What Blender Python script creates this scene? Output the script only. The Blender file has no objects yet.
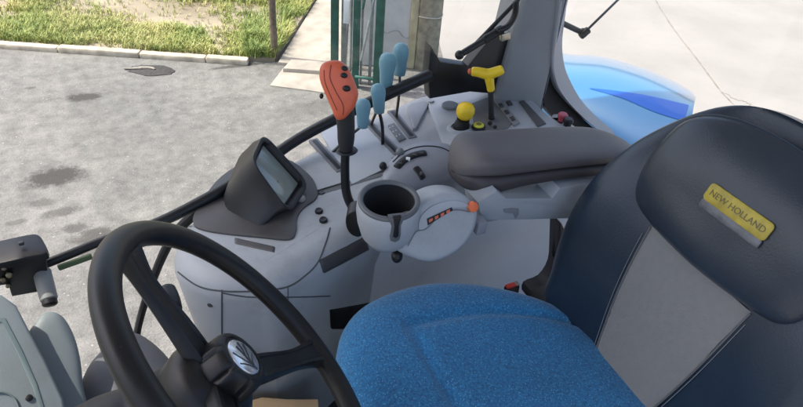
import bpy, bmesh, math, random
from mathutils import Vector as V, Matrix, noise
random.seed(7)
sc = bpy.context.scene
COL = sc.collection
R = math.radians

# ------------------------------------------------------------------ camera frame
# world X = rearwards along the tractor, Y = to the tractor's right, Z = up (metres)
PF = 630.0
PIT, ROL = R(37), R(5)
CAM = V((0, 0, 2.6))
HD = V((.454, .891, 0)).normalized(); RT = V((HD.y, -HD.x, 0)); UP = V((0, 0, 1))
CF = HD*math.cos(PIT) - UP*math.sin(PIT)
CU = HD*math.sin(PIT) + UP*math.cos(PIT)
CR = math.cos(ROL)*RT + math.sin(ROL)*CU
CV = -math.sin(ROL)*RT + math.cos(ROL)*CU

def ray(x, y): return CF*PF + CR*(x-401.5) + CV*(203.5-y)
def PP(x, y, p0, n):
    d = ray(x, y); return CAM + d*((p0-CAM).dot(n)/d.dot(n))
def PZ(x, y, z): return PP(x, y, V((0, 0, z)), UP)
def PL(x, y, l): return PP(x, y, V((0, l, 0)), V((0, 1, 0)))
def PS(x, y, s): return PP(x, y, V((s, 0, 0)), V((1, 0, 0)))
TOPN = V((-.05, 0, 1)).normalized(); TOP0 = V((0, 0, 1.82))
def CP(x, y, h=0): return PP(x, y, TOP0+V((0, 0, h)), TOPN)
def YP(x, y, b):
    "point on the pixel's ray in the upright plane through b that faces the camera heading"
    return PP(x, y, b, HD)
def pxs(p): return (p-CAM).dot(CF)/PF     # metres per photo pixel at p

# ------------------------------------------------------------------ materials
MATS = {}
def mat(name, col, rough=.5, metal=0, bump=0, bscale=200, var=0, vscale=20, coat=0, spec=.5, sheen=0, col2=None, dirt=0):
    if name in MATS: return MATS[name]
    m = bpy.data.materials.new(name); m.use_nodes = True
    nt = m.node_tree; b = nt.nodes['Principled BSDF']
    b.inputs['Base Color'].default_value = (*col, 1); b.inputs['Roughness'].default_value = rough
    b.inputs['Metallic'].default_value = metal; b.inputs['Coat Weight'].default_value = coat
    b.inputs['Coat Roughness'].default_value = .08
    b.inputs['Specular IOR Level'].default_value = spec; b.inputs['Sheen Weight'].default_value = sheen
    tc = nt.nodes.new('ShaderNodeTexCoord')
    if var or col2:
        n = nt.nodes.new('ShaderNodeTexNoise'); n.inputs['Scale'].default_value = vscale; n.inputs['Detail'].default_value = 6
        nt.links.new(tc.outputs['Object'], n.inputs['Vector'])
        rp = nt.nodes.new('ShaderNodeValToRGB')
        c2 = col2 or tuple(c*(1+var) for c in col); c1 = col if col2 else tuple(c*(1-var) for c in col)
        rp.color_ramp.elements[0].position = .35; rp.color_ramp.elements[0].color = (*c1, 1)
        rp.color_ramp.elements[1].position = .65; rp.color_ramp.elements[1].color = (*c2, 1)
        nt.links.new(n.outputs['Fac'], rp.inputs['Fac']); nt.links.new(rp.outputs['Color'], b.inputs['Base Color'])
        mr = nt.nodes.new('ShaderNodeMapRange'); mr.inputs['To Min'].default_value = max(0, rough-.07); mr.inputs['To Max'].default_value = min(1, rough+.09)
        nt.links.new(n.outputs['Fac'], mr.inputs['Value']); nt.links.new(mr.outputs['Result'], b.inputs['Roughness'])
    if dirt:
        src = b.inputs['Base Color'].links[0].from_socket
        n = nt.nodes.new('ShaderNodeTexNoise'); n.inputs['Scale'].default_value = 7; n.inputs['Detail'].default_value = 12; n.inputs['Roughness'].default_value = .75
        nt.links.new(tc.outputs['Object'], n.inputs['Vector'])
        mr = nt.nodes.new('ShaderNodeMapRange'); mr.inputs['From Min'].default_value = .5; mr.inputs['From Max'].default_value = .72; mr.inputs['To Max'].default_value = dirt
        nt.links.new(n.outputs['Fac'], mr.inputs['Value'])
        n3 = nt.nodes.new('ShaderNodeTexVoronoi'); n3.inputs['Scale'].default_value = 70; nt.links.new(tc.outputs['Object'], n3.inputs['Vector'])
        lt = nt.nodes.new('ShaderNodeMath'); lt.operation = 'LESS_THAN'; lt.inputs[1].default_value = .075; nt.links.new(n3.outputs['Distance'], lt.inputs[0])
        ml = nt.nodes.new('ShaderNodeMath'); ml.operation = 'MULTIPLY_ADD'; ml.inputs[1].default_value = dirt*.7; nt.links.new(lt.outputs[0], ml.inputs[0]); nt.links.new(mr.outputs[0], ml.inputs[2])
        mx = nt.nodes.new('ShaderNodeMix'); mx.data_type = 'RGBA'; mx.inputs[7].default_value = (.13, .115, .095, 1)
        nt.links.new(ml.outputs[0], mx.inputs[0]); nt.links.new(src, mx.inputs[6]); nt.links.new(mx.outputs[2], b.inputs['Base Color'])
    if bump:
        n = nt.nodes.new('ShaderNodeTexNoise'); n.inputs['Scale'].default_value = bscale; n.inputs['Detail'].default_value = 3
        nt.links.new(tc.outputs['Object'], n.inputs['Vector'])
        bp = nt.nodes.new('ShaderNodeBump'); bp.inputs['Strength'].default_value = bump; bp.inputs['Distance'].default_value = .002
        nt.links.new(n.outputs['Fac'], bp.inputs['Height']); nt.links.new(bp.outputs['Normal'], b.inputs['Normal'])
    MATS[name] = m; return m

GREY = mat('console_grey_plastic', (.33, .352, .365), .42, bump=.2, bscale=900, var=.06, vscale=6, dirt=.4)
GREY2 = mat('light_pod_plastic', (.345, .37, .385), .4, bump=.18, bscale=900, var=.05, vscale=8, dirt=.3)
PGREY = mat('pillar_grey_plastic', (.22, .235, .245), .45, bump=.2, bscale=700, var=.06, vscale=5, dirt=.3)
COWL = mat('cowl_green_grey_plastic', (.165, .195, .20), .5, bump=.2, bscale=800, var=.06, vscale=5, dirt=.35)
DKGREY = mat('dark_grey_plastic', (.042, .042, .044), .5, bump=.25, bscale=900, var=.12, vscale=12, dirt=.25)
PLATE = mat('monitor_plate_plastic', (.055, .053, .054), .45, bump=.2, bscale=900, var=.1, vscale=12, dirt=.3)
BLACK = mat('black_plastic', (.009, .009, .0095), .42, spec=.38, bump=.15, bscale=700, var=.2, vscale=20)
RUBBER = mat('black_rubber', (.018, .018, .018), .65, bump=.2, bscale=400, var=.2, vscale=15)
WHEELM = mat('wheel_soft_grip', (.009, .009, .0092), .36, spec=.32, bump=.12, bscale=900, var=.2, vscale=9, dirt=.12)
SHROUD = mat('shroud_dark_plastic', (.018, .018, .019), .5, spec=.35, bump=.25, bscale=700, var=.1, vscale=9)
METAL = mat('black_painted_steel', (.012, .013, .014), .35, metal=.2, bump=.1, bscale=300, var=.2, vscale=20)
STEEL = mat('zinc_steel', (.45, .42, .35), .35, metal=.9, var=.2, vscale=60)
ORANGE = mat('orange_red_plastic', (.60, .115, .05), .42, bump=.12, bscale=700, var=.07, vscale=30)
BLUEK = mat('pale_blue_plastic', (.155, .31, .37), .40, bump=.08, bscale=700, var=.06, vscale=30)
YELLOW = mat('yellow_plastic', (.80, .55, .015), .38, bump=.08, bscale=700, var=.05, vscale=30)
REDK = mat('dull_red_plastic', (.40, .06, .09), .4, var=.1, vscale=60)
CHROME = mat('silver_emblem', (.75, .75, .76), .22, metal=.7, var=.05, vscale=90)
ARMP = mat('armrest_vinyl', (.094, .086, .086), .5, bump=.4, bscale=500, var=.08, vscale=10)
NAVY = mat('navy_vinyl', (.013, .024, .040), .31, spec=.42, bump=.16, bscale=420, var=.1, vscale=8)
NAVY2 = mat('slate_vinyl', (.024, .032, .044), .31, spec=.42, bump=.16, bscale=420, var=.1, vscale=8)
INSERT = mat('grey_seat_fabric', (.175, .175, .168), .85, bump=.5, bscale=900, var=.04, vscale=90, sheen=.3)
LABELY = mat('yellow_label', (.36, .28, .03), .45, var=.2, vscale=60)
LABELD = mat('label_print', (.13, .10, .03), .5)
FILM = mat('wrinkled_clear_film', (.09, .095, .105), .3, bump=.25, bscale=150, var=.25, vscale=80)
PRINT = mat('white_print', (.7, .7, .68), .5)
CARD = mat('brown_cardboard', (.46, .34, .20), .8, bump=.3, bscale=120, var=.12, vscale=14)
SEAL = mat('black_seal', (.01, .01, .011), .7, bump=.2, bscale=300, var=.2, vscale=30)
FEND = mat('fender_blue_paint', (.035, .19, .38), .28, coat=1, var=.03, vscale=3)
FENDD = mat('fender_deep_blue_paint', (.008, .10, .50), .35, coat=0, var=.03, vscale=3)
CONC = mat('pale_concrete', (.30, .27, .225), .9, bump=.6, bscale=60, var=.16, vscale=7)
KERB = mat('kerb_stone', (.46, .40, .30), .9, bump=.6, bscale=50, var=.25, vscale=9)
GREEN = mat('dark_green_paint', (.015, .075, .055), .45, var=.25, vscale=12)
GALV = mat('galvanised_bars', (.28, .32, .31), .45, metal=.4, var=.2, vscale=14)
WALLM = mat('white_render_wall', (.55, .55, .53), .9, bump=.5, bscale=30, var=.12, vscale=5)
POSTM = mat('mossy_concrete_post', (.19, .18, .13), .9, bump=.8, bscale=60, var=.35, vscale=12)
RUST = mat('rusty_post', (.13, .10, .07), .85, bump=.6, bscale=80, var=.4, vscale=20)
BOARD = mat('white_plastic', (.6, .62, .62), .5)
DEB = mat('drain_cover_debris', (.22, .20, .165), .9, bump=.5, bscale=80, var=.3, vscale=30)

def seat_fabric():
    m = bpy.data.materials.new('blue_seat_fabric'); m.use_nodes = True; nt = m.node_tree; N = nt.nodes.new; L = nt.links.new
    b = nt.nodes['Principled BSDF']; b.inputs['Roughness'].default_value = .85; b.inputs['Sheen Weight'].default_value = .25
    tc = N('ShaderNodeTexCoord')
    v = N('ShaderNodeTexVoronoi'); v.inputs['Scale'].default_value = 240; L(tc.outputs['Object'], v.inputs['Vector'])
    th = N('ShaderNodeMath'); th.operation = 'LESS_THAN'; th.inputs[1].default_value = .19; L(v.outputs['Distance'], th.inputs[0])
    n = N('ShaderNodeTexNoise'); n.inputs['Scale'].default_value = 260; n.inputs['Detail'].default_value = 5; L(tc.outputs['Object'], n.inputs['Vector'])
    n2 = N('ShaderNodeTexNoise'); n2.inputs['Scale'].default_value = 9; n2.inputs['Detail'].default_value = 4; L(tc.outputs['Object'], n2.inputs['Vector'])
    rp = N('ShaderNodeValToRGB'); rp.color_ramp.elements[0].position = .35; rp.color_ramp.elements[0].color = (.005, .092, .225, 1)
    rp.color_ramp.elements[1].position = .66; rp.color_ramp.elements[1].color = (.014, .19, .40, 1); L(n.outputs['Fac'], rp.inputs['Fac'])
    ml = N('ShaderNodeMix'); ml.data_type = 'RGBA'; ml.blend_type = 'MULTIPLY'; ml.inputs[0].default_value = .5
    r2 = N('ShaderNodeValToRGB'); r2.color_ramp.elements[0].position = .3; r2.color_ramp.elements[0].color = (.6, .6, .6, 1); r2.color_ramp.elements[1].position = .7
    L(n2.outputs['Fac'], r2.inputs['Fac']); L(rp.outputs['Color'], ml.inputs[6]); L(r2.outputs['Color'], ml.inputs[7])
    mx = N('ShaderNodeMix'); mx.data_type = 'RGBA'; mx.inputs[7].default_value = (.11, .36, .58, 1); L(th.outputs[0], mx.inputs[0]); L(ml.outputs[2], mx.inputs[6])
    L(mx.outputs[2], b.inputs['Base Color'])
    bp = N('ShaderNodeBump'); bp.inputs['Strength'].default_value = .6; bp.inputs['Distance'].default_value = .002; L(n.outputs['Fac'], bp.inputs['Height']); L(bp.outputs['Normal'], b.inputs['Normal'])
    return m
FABRIC = seat_fabric()

def glass_mat():
    m = bpy.data.materials.new('cab_glass'); m.use_nodes = True; nt = m.node_tree; nt.nodes.clear(); N = nt.nodes.new; L = nt.links.new
    o = N('ShaderNodeOutputMaterial'); t = N('ShaderNodeBsdfTransparent'); t.inputs[0].default_value = (.95, .97, .96, 1)
    g = N('ShaderNodeBsdfGlossy'); g.inputs['Roughness'].default_value = .02
    lw = N('ShaderNodeLayerWeight'); pw = N('ShaderNodeMath'); pw.operation = 'POWER'; pw.inputs[1].default_value = 5; L(lw.outputs['Facing'], pw.inputs[0])
    f = N('ShaderNodeMath'); f.operation = 'MULTIPLY_ADD'; f.inputs[1].default_value = .6; f.inputs[2].default_value = .03; L(pw.outputs[0], f.inputs[0]); x = N('ShaderNodeMixShader')
    L(f.outputs[0], x.inputs[0]); L(t.outputs[0], x.inputs[1]); L(g.outputs[0], x.inputs[2]); L(x.outputs[0], o.inputs[0]); return m
GLASS = glass_mat()

def screen_mat():
    m = bpy.data.materials.new('lcd_screen'); m.use_nodes = True; nt = m.node_tree; b = nt.nodes['Principled BSDF']
    b.inputs['Roughness'].default_value = .15; b.inputs['Coat Weight'].default_value = .6
    tc = nt.nodes.new('ShaderNodeTexCoord'); n = nt.nodes.new('ShaderNodeTexNoise'); n.inputs['Scale'].default_value = 18
    nt.links.new(tc.outputs['Object'], n.inputs['Vector']); rp = nt.nodes.new('ShaderNodeValToRGB')
    rp.color_ramp.elements[0].color = (.22, .25, .22, 1); rp.color_ramp.elements[1].color = (.29, .32, .28, 1)
    nt.links.new(n.outputs['Fac'], rp.inputs['Fac']); nt.links.new(rp.outputs['Color'], b.inputs['Base Color'])
    return m
SCREEN = screen_mat()

# ------------------------------------------------------------------ object helpers
def tag(o, label=None, cat=None, group=None, kind=None):
    if label: o['label'] = label
    if cat: o['category'] = cat
    if group: o['group'] = group
    if kind: o['kind'] = kind
    return o
def empty(name, loc, label=None, cat=None, group=None):
    o = bpy.data.objects.new(name, None); COL.objects.link(o); o.location = loc; o.empty_display_size = .05
    tag(o, label, cat, group); return o
def link(name, me, m, parent=None, sharp=35):
    me.materials.append(m)
    for p in me.polygons: p.use_smooth = True
    try: me.set_sharp_from_angle(angle=R(sharp))
    except Exception: pass
    o = bpy.data.objects.new(name, me); COL.objects.link(o)
    if parent:
        q = parent; off = V((0, 0, 0))
        while q: off += q.location; q = q.parent
        o.parent = parent; me.transform(Matrix.Translation(-off))
    else:
        # origin at the base of the mesh
        xs = [v.co for v in me.vertices]
        c = V((sum(v.x for v in xs)/len(xs), sum(v.y for v in xs)/len(xs), min(v.z for v in xs)))
        me.transform(Matrix.Translation(-c)); o.location = c
    return o

def catmull(pts, n=8, closed=False):
    out = []; N = len(pts)
    rng = range(N) if closed else range(N-1)
    for i in rng:
        if closed: a, b, c, d = pts[(i-1) % N], pts[i], pts[(i+1) % N], pts[(i+2) % N]
        else: a, b, c, d = pts[max(i-1, 0)], pts[i], pts[i+1], pts[min(i+2, N-1)]
        for k in range(n):
            t = k/n
            out.append(.5*((2*b)+(c-a)*t+(2*a-5*b+4*c-d)*t*t+(3*b-a-3*c+d)*t**3))
    if not closed: out.append(pts[-1])
    return out

class MB:
    def __init__(s): s.v = []; s.f = []
    def grid(s, rows, closed_u=False, cap0=False, cap1=False):
        o = len(s.v); n = len(rows[0])
        for r in rows: s.v += [tuple(p) for p in r]
        for i in range(len(rows)-1):
            for j in range(n if closed_u else n-1):
                a = o+i*n+j; b = o+i*n+(j+1) % n
                s.f.append((a, b, b+n, a+n))
        if cap0: s.f.append(tuple(reversed(range(o, o+n))))
        if cap1: s.f.append(tuple(range(o+(len(rows)-1)*n, o+len(rows)*n)))
        return s
    def tube(s, pts, rad, seg=12, smooth=0, flat=1.0, upv=None, round_end=True):
        "rad: number or list per point; flat squashes the section along the frame's second axis"
        pts = [V(p) for p in pts]
        rads = list(rad) if isinstance(rad, (list, tuple)) else [rad]*len(pts)
        if smooth:
            q = catmull([V((p.x, p.y, p.z, r)) for p, r in zip(pts, rads)], smooth)
            pts = [V(p[:3]) for p in q]; rads = [p[3] for p in q]
        if round_end:
            d0 = (pts[0]-pts[1]).normalized(); d1 = (pts[-1]-pts[-2]).normalized(); r0, r1 = rads[0], rads[-1]
            pts = [pts[0]+d0*r0*.3, pts[0]+d0*r0*.2] + pts + [pts[-1]+d1*r1*.2, pts[-1]+d1*r1*.3]
            rads = [r0*.6, r0*.85] + rads + [r1*.85, r1*.6]
        rows = []; ref = upv or V((0, 0, 1)); prev = None
        for i, p in enumerate(pts):
            t = (pts[min(i+1, len(pts)-1)]-pts[max(i-1, 0)]).normalized()
            if prev is None:
                a = ref.cross(t)
                if a.length < .05: a = V((0, 1, 0)).cross(t)
            else: a = prev - t*prev.dot(t)
            a.normalize(); prev = a; b = t.cross(a)
            rows.append([p+(a*math.cos(k*2*math.pi/seg)+b*math.sin(k*2*math.pi/seg)*flat)*rads[i] for k in range(seg)])
        return s.grid(rows, True, True, True)
    def revolve(s, prof, o, ax, seg=28, ell=1.0, a=None, cap=True):
        ax = V(ax).normalized()
        a = V(a) if a else (V((0, 1, 0)).cross(ax) if abs(ax.y) < .9 else V((1, 0, 0)).cross(ax))
        a = (a-ax*a.dot(ax)).normalized(); b = ax.cross(a)
        rows = [[V(o)+ax*h+(a*math.cos(k*2*math.pi/seg)+b*ell*math.sin(k*2*math.pi/seg))*max(r, 1e-4) for k in range(seg)] for r, h in prof]
        return s.grid(rows, True, cap, cap)
    def prism(s, poly, n, t, bev=.002, bseg=2):
        "flat outline, extruded by t along -n, upper edge rounded by bev"
        n = V(n).normalized(); poly = [V(p) for p in poly]; N = len(poly)
        c = sum(poly, V((0, 0, 0)))/N
        ar = sum((poly[i]-c).cross(poly[(i+1) % N]-c).dot(n) for i in range(N))
        if ar < 0: poly.reverse()
        nr = []
        for i in range(N):
            e1 = (poly[i]-poly[i-1]); e2 = (poly[(i+1) % N]-poly[i])
            e1 = e1.normalized() if e1.length > 1e-7 else e2.normalized(); e2 = e2.normalized() if e2.length > 1e-7 else e1
            m = (e1.cross(n)+e2.cross(n)); m = m.normalized() if m.length > 1e-6 else e1.cross(n)
            nr.append(m*min(1.6, 1/max(.5, abs(m.dot(e1.cross(n))))))
        rows = [[p-n*t for p in poly]]
        for k in range(bseg+1):
            a = k/bseg*math.pi/2
            rows.append([p-n*(bev*(1-math.sin(a)))-q*(bev*(1-math.cos(a))) for p, q in zip(poly, nr)])
        return s.grid(rows, True, True, True)
    def box(s, c, ax, ay, hx, hy, hz, bev=.002):
        ax = V(ax).normalized(); ay = (V(ay)-ax*V(ay).dot(ax)).normalized(); az = ax.cross(ay); c = V(c)
        out = []
        rr = min(bev*1.0, hx*.9, hy*.9)
        for (sx, sy, a0) in ((1, 1, 0), (-1, 1, 90), (-1, -1, 180), (1, -1, 270)):
            for k in range(4):
                a = R(a0+k*30); out.append((sx*(hx-rr)+rr*math.cos(a), sy*(hy-rr)+rr*math.sin(a)))
        rows = []; b2 = min(bev, hz*.9)
        for z, ins in ((-hz, b2), (-hz+b2*.3, b2*.3), (-hz+b2, 0), (hz-b2, 0), (hz-b2*.3, b2*.3), (hz, b2)):
            rows.append([c+ax*(x*(1-ins/hx))+ay*(y*(1-ins/hy))+az*z for x, y in out])
        return s.grid(rows, True, True, True)
    def ball(s, c, r, ax=(0, 0, 1), sz=1.0, seg=20, ell=1.0, a=None):
        n = 12
        return s.revolve([(r*math.sin(math.pi*k/n), -r*sz*math.cos(math.pi*k/n)) for k in range(n+1)], c, ax, seg, ell, a)
    def dome(s, outl, n, h, drop, p=2.2, rings=10):
        n = V(n).normalized(); outl = [V(q) for q in outl]; c = sum(outl, V((0, 0, 0)))/len(outl)
        ar = sum((outl[i]-c).cross(outl[(i+1) % len(outl)]-c).dot(n) for i in range(len(outl)))
        if ar < 0: outl.reverse()
        rows = [[q-n*drop for q in outl]]
        for k in range(rings+1):
            th = k/rings*math.pi/2*.985
            rho = math.cos(th)**(2/p); hh = math.sin(th)**(2/p)*h
            rows.append([c+(q-c)*rho+n*hh for q in outl])
        return s.grid(rows, True, True, True)
    def build(s, name, m, parent=None, sharp=35):
        me = bpy.data.meshes.new(name); me.from_pydata(s.v, [], s.f)
        bm = bmesh.new(); bm.from_mesh(me); bmesh.ops.recalc_face_normals(bm, faces=bm.faces); bm.to_mesh(me); bm.free()
        return link(name, me, m, parent, sharp)

def text_mesh(name, body, size, o, ax, ay, m, parent, ext=.0004, bold=0):
    cu = bpy.data.curves.new(name, 'FONT'); cu.body = body; cu.size = size; cu.align_x = 'CENTER'; cu.align_y = 'CENTER'; cu.extrude = ext; cu.offset = bold
    t = bpy.data.objects.new(name, cu); COL.objects.link(t)
    bpy.context.view_layer.update()
    me = bpy.data.meshes.new_from_object(t.evaluated_get(bpy.context.evaluated_depsgraph_get()))
    bpy.data.objects.remove(t)
    ax = V(ax).normalized(); az = ax.cross(V(ay)).normalized(); ay = az.cross(ax)
    M = Matrix((ax, ay, az)).transposed().to_4x4(); M.translation = V(o); me.transform(M)
    return link(name, me, m, parent)

# ================================================================== OUTSIDE
def ground_mat():
    m = bpy.data.materials.new('worn_asphalt'); m.use_nodes = True; nt = m.node_tree; N = nt.nodes.new; L = nt.links.new
    b = nt.nodes['Principled BSDF']; b.inputs['Roughness'].default_value = .88
    tc = N('ShaderNodeTexCoord')
    def noi(sc_, det=8, ro=.6):
        n = N('ShaderNodeTexNoise'); n.inputs['Scale'].default_value = sc_; n.inputs['Detail'].default_value = det; n.inputs['Roughness'].default_value = ro
        L(tc.outputs['Object'], n.inputs['Vector']); return n
    a = noi(1.1); c = noi(9, 10, .72); d = noi(85, 4)
    r1 = N('ShaderNodeValToRGB'); e = r1.color_ramp.elements; e[0].position = .3; e[0].color = (.135, .133, .126, 1); e[1].position = .7; e[1].color = (.205, .20, .187, 1)
    L(a.outputs['Fac'], r1.inputs['Fac'])
    r2 = N('ShaderNodeValToRGB'); e = r2.color_ramp.elements; e[0].position = .34; e[0].color = (.64, .64, .63, 1); e[1].position = .62; e[1].color = (1.12, 1.12, 1.1, 1)
    L(c.outputs['Fac'], r2.inputs['Fac'])
    r3 = N('ShaderNodeValToRGB'); e = r3.color_ramp.elements; e[0].position = .3; e[0].color = (.75, .75, .75, 1); e[1].position = .75; e[1].color = (1.2, 1.2, 1.18, 1)
    L(d.outputs['Fac'], r3.inputs['Fac'])
    def mul(x, y, f=1.0):
        k = N('ShaderNodeMix'); k.data_type = 'RGBA'; k.blend_type = 'MULTIPLY'; k.inputs[0].default_value = f; L(x, k.inputs[6]); L(y, k.inputs[7]); return k.outputs[2]
    col = mul(mul(r1.outputs['Color'], r2.outputs['Color']), r3.outputs['Color'])
    # oil and damp stains, each with its own ragged outline
    nd = noi(15, 10, .8)
    fac = None
    for (px, py, w, h, k) in [(55, 177, .20, .13, .75), (85, 97, .15, .085, .7), (98, 236, .17, .09, .5), (62, 212, .13, .05, .4), (40, 203, .1, .05, .35), (30, 88, .05, .025, .4), (17, 222, .07, .03, .3),
                             (75, 228, .10, .05, .4), (90, 252, .12, .05, .35), (238, 66, .3, .035, .5), (205, 118, .12, .05, .14), (140, 140, .5, .3, .08), (230, 100, .2, .12, .12), (310, 108, .4, .12, .18)]:
        p = PZ(px, py, 0)
        mp = N('ShaderNodeMapping'); mp.vector_type = 'POINT'
        mp.inputs['Location'].default_value = (-p.x/w, -p.y/h, 0); mp.inputs['Scale'].default_value = (1/w, 1/h, 1)
        # rotate so the long axis is across the view
        L(tc.outputs['Object'], mp.inputs['Vector'])
        ln = N('ShaderNodeVectorMath'); ln.operation = 'LENGTH'; L(mp.outputs[0], ln.inputs[0])
        ad = N('ShaderNodeMath'); ad.operation = 'MULTIPLY_ADD'; ad.inputs[1].default_value = 2.2; ad.inputs[2].default_value = -1.1; L(nd.outputs['Fac'], ad.inputs[0])
        sm = N('ShaderNodeMath'); sm.operation = 'ADD'; L(ln.outputs['Value'], sm.inputs[0]); L(ad.outputs[0], sm.inputs[1])
        mr = N('ShaderNodeMapRange'); mr.interpolation_type = 'SMOOTHSTEP'; mr.inputs['From Min'].default_value = .55; mr.inputs['From Max'].default_value = 1.15; mr.inputs['To Min'].default_value = min(.95, k*1.5); mr.inputs['To Max'].default_value = 0
        L(sm.outputs[0], mr.inputs['Value'])
        if fac is None: fac = mr.outputs[0]
        else:
            mxx = N('ShaderNodeMath'); mxx.operation = 'MAXIMUM'; L(fac, mxx.inputs[0]); L(mr.outputs[0], mxx.inputs[1]); fac = mxx.outputs[0]
    k = N('ShaderNodeMix'); k.data_type = 'RGBA'; k.inputs[7].default_value = (.035, .032, .028, 1); L(fac, k.inputs[0]); L(col, k.inputs[6])
    # pale grit
    vo = N('ShaderNodeTexVoronoi'); vo.inputs['Scale'].default_value = 14; L(tc.outputs['Object'], vo.inputs['Vector'])
    lt = N('ShaderNodeMath'); lt.operation = 'LESS_THAN'; lt.inputs[1].default_value = .07; L(vo.outputs['Distance'], lt.inputs[0])
    lm = N('ShaderNodeMath'); lm.operation = 'MULTIPLY'; lm.inputs[1].default_value = .55; L(lt.outputs[0], lm.inputs[0])
    k2 = N('ShaderNodeMix'); k2.data_type = 'RGBA'; k2.inputs[7].default_value = (.42, .40, .35, 1); L(lm.outputs[0], k2.inputs[0]); L(k.outputs[2], k2.inputs[6])
    L(k2.outputs[2], b.inputs['Base Color'])
    bp = N('ShaderNodeBump'); bp.inputs['Strength'].default_value = .7; bp.inputs['Distance'].default_value = .01; L(d.outputs['Fac'], bp.inputs['Height']); L(bp.outputs['Normal'], b.inputs['Normal'])
    return m

def sheet(name, pts, m, z, kind='structure', sub=0):
    me = bpy.data.meshes.new(name); me.from_pydata([(p[0], p[1], z) for p in pts], [], [tuple(range(len(pts)))])
    me.materials.append(m); o = bpy.data.objects.new(name, me); COL.objects.link(o)
    n = me.polygons[0].normal
    if n.z < 0: me.flip_normals()
    o['kind'] = kind; return o
S_ = 400
sheet('ground', [(-S_, -S_), (S_, -S_), (S_, S_), (-S_, S_)], ground_mat(), 0)

# pale concrete yard to the right
def yard_mat():
    m = mat('pale_yard_concrete', (.262, .248, .228), .9, bump=.6, bscale=40, var=.07, vscale=1.3, dirt=.12); return m
yl = [PZ(x, y, 0) for x, y in ((432, -30), (436, 30), (445, 66), (470, 130), (520, 240), (620, 420))]
far = [yl[-1]+RT*60-HD*5, yl[-1]+RT*60+HD*60, yl[0]+HD*55+RT*8]
sheet('yard_pavement', yl+far, yard_mat(), .004)
sheet('yard_pavement', [V((-9, -1.1, 0)), V((9, -1.1, 0)), V((14, -30, 0)), V((-14, -30, 0))], yard_mat(), .004)  # unseen sheet behind the camera, added to bounce light into the cab
# saw-cut joint and cracks of the yard
cm = MB()
def crack(px, w=.008, jit=.02, z=.008):
    pts = catmull([PZ(x, y, z) for x, y in px], 10)
    rnd = random.Random(px[0][0]); rows = []
    for i, p in enumerate(pts):
        t = (pts[min(i+1, len(pts)-1)]-pts[max(i-1, 0)]).normalized(); n = V((-t.y, t.x, 0))
        o = p+n*rnd.uniform(-jit, jit); ww = w*rnd.uniform(.5, 1.3); rows.append([o-n*ww, o+n*ww])
    cm.grid(rows)
crack([(648, -12), (672, 26), (698, 60), (722, 92), (742, 112)], .006, .003)
crack([(722, 92), (736, 99), (748, 103), (762, 116)], .004, .02)
crk = cm.build('pavement_crack', mat('crack_dirt', (.215, .195, .165), .95, var=.3, vscale=9)); tag(crk, kind='structure')

# kerb, verge, path
kA, kB = PZ(-60, 45, 0), PZ(248, 66, 0)
kd = (kB-kA).normalized(); kn = V((-kd.y, kd.x, 0))
if kn.dot(HD) < 0: kn = -kn
kerb = empty('kerb', kA, kind if False else None); kerb['kind'] = 'structure'
L_ = (kB-kA).length; npc = 6; x = -3.0; i = 0
while x < L_-.02:
    w = min(random.uniform(.55, 1.0), L_-x); b = MB()
    c = kA+kd*(x+w/2)+kn*.045+V((0, 0, .022+random.uniform(-.004, .004)))
    b.box(c, kd, kn, w/2-.003, .040, .030, .012)
    b.build('kerbstone', KERB, kerb); x += w
vz = .04
vp = [kA+kn*.1-kd*4, kB+kn*.1, PZ(275, 62, 0), PZ(322, -8, 0), PZ(350, -60, 0), PZ(60, -160, 0)-kd*6, PZ(-300, -60, 0)-kd*4]
def soil_mat():
    m = mat('verge_soil', (.20, .165, .11), .95, bump=.8, bscale=25, vscale=1.6, col2=(.32, .27, .20)); return m
b = MB(); b.prism([V((p.x, p.y, vz)) for p in vp], UP, .06, .01); tag(b.build('verge_soil', soil_mat()), kind='structure')
pth = [(276, 63), (333, 66), (342, 20), (350, -60), (352, -60), (322, -8)]
b = MB(); b.prism([PZ(x, y, .03) for x, y in ((278, 62), (345, 68), (352, -60), (324, -12))], UP, .035, .006); tag(b.build('garden_path', CONC), kind='structure')
b = MB(); b.prism([PZ(x, y, .05) for x, y in ((291, 59), (340, 62), (340, 72), (283, 68))], UP, .06, .01); tag(b.build('path_slab', CONC), kind='structure')
b = MB(); b.prism([PZ(x, y, .012) for x, y in ((283, 68), (340, 72), (338, 94), (270, 85))], UP, .02, .004); tag(b.build('path_ramp', CONC), kind='structure')

# grass: blades in tufts
def grass_mat():
    m = bpy.data.materials.new('dry_grass'); m.use_nodes = True; nt = m.node_tree; b = nt.nodes['Principled BSDF']; b.inputs['Roughness'].default_value = .7
    at = nt.nodes.new('ShaderNodeAttribute'); at.attribute_name = 'tint'
    rp = nt.nodes.new('ShaderNodeValToRGB'); e = rp.color_ramp.elements
    e[0].color = (.12, .19, .045, 1); e[1].color = (.60, .50, .24, 1)
    k = e.new(.45); k.color = (.29, .34, .085, 1); k = e.new(.75); k.color = (.45, .42, .15, 1)
    nt.links.new(at.outputs['Fac'], rp.inputs['Fac']); nt.links.new(rp.outputs['Color'], b.inputs['Base Color'])
    b.inputs['Subsurface Weight'].default_value = 0; return m
def inpoly(x, y, P):
    c = False; n = len(P)
    for i in range(n):
        a, b = P[i], P[i-1]
        if (a.y > y) != (b.y > y) and x < (b.x-a.x)*(y-a.y)/(b.y-a.y)+a.x: c = not c
    return c
gv, gf, gt = [], [], []
xs = [p.x for p in vp]; ys = [p.y for p in vp]
O0 = PZ(0, 0, 0)
def pxof(p):
    d = p-CAM; z = d.dot(CF); return 401.5+PF*d.dot(CR)/z, 203.5-PF*d.dot(CV)/z
cnt = 0; tries = 0
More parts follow.
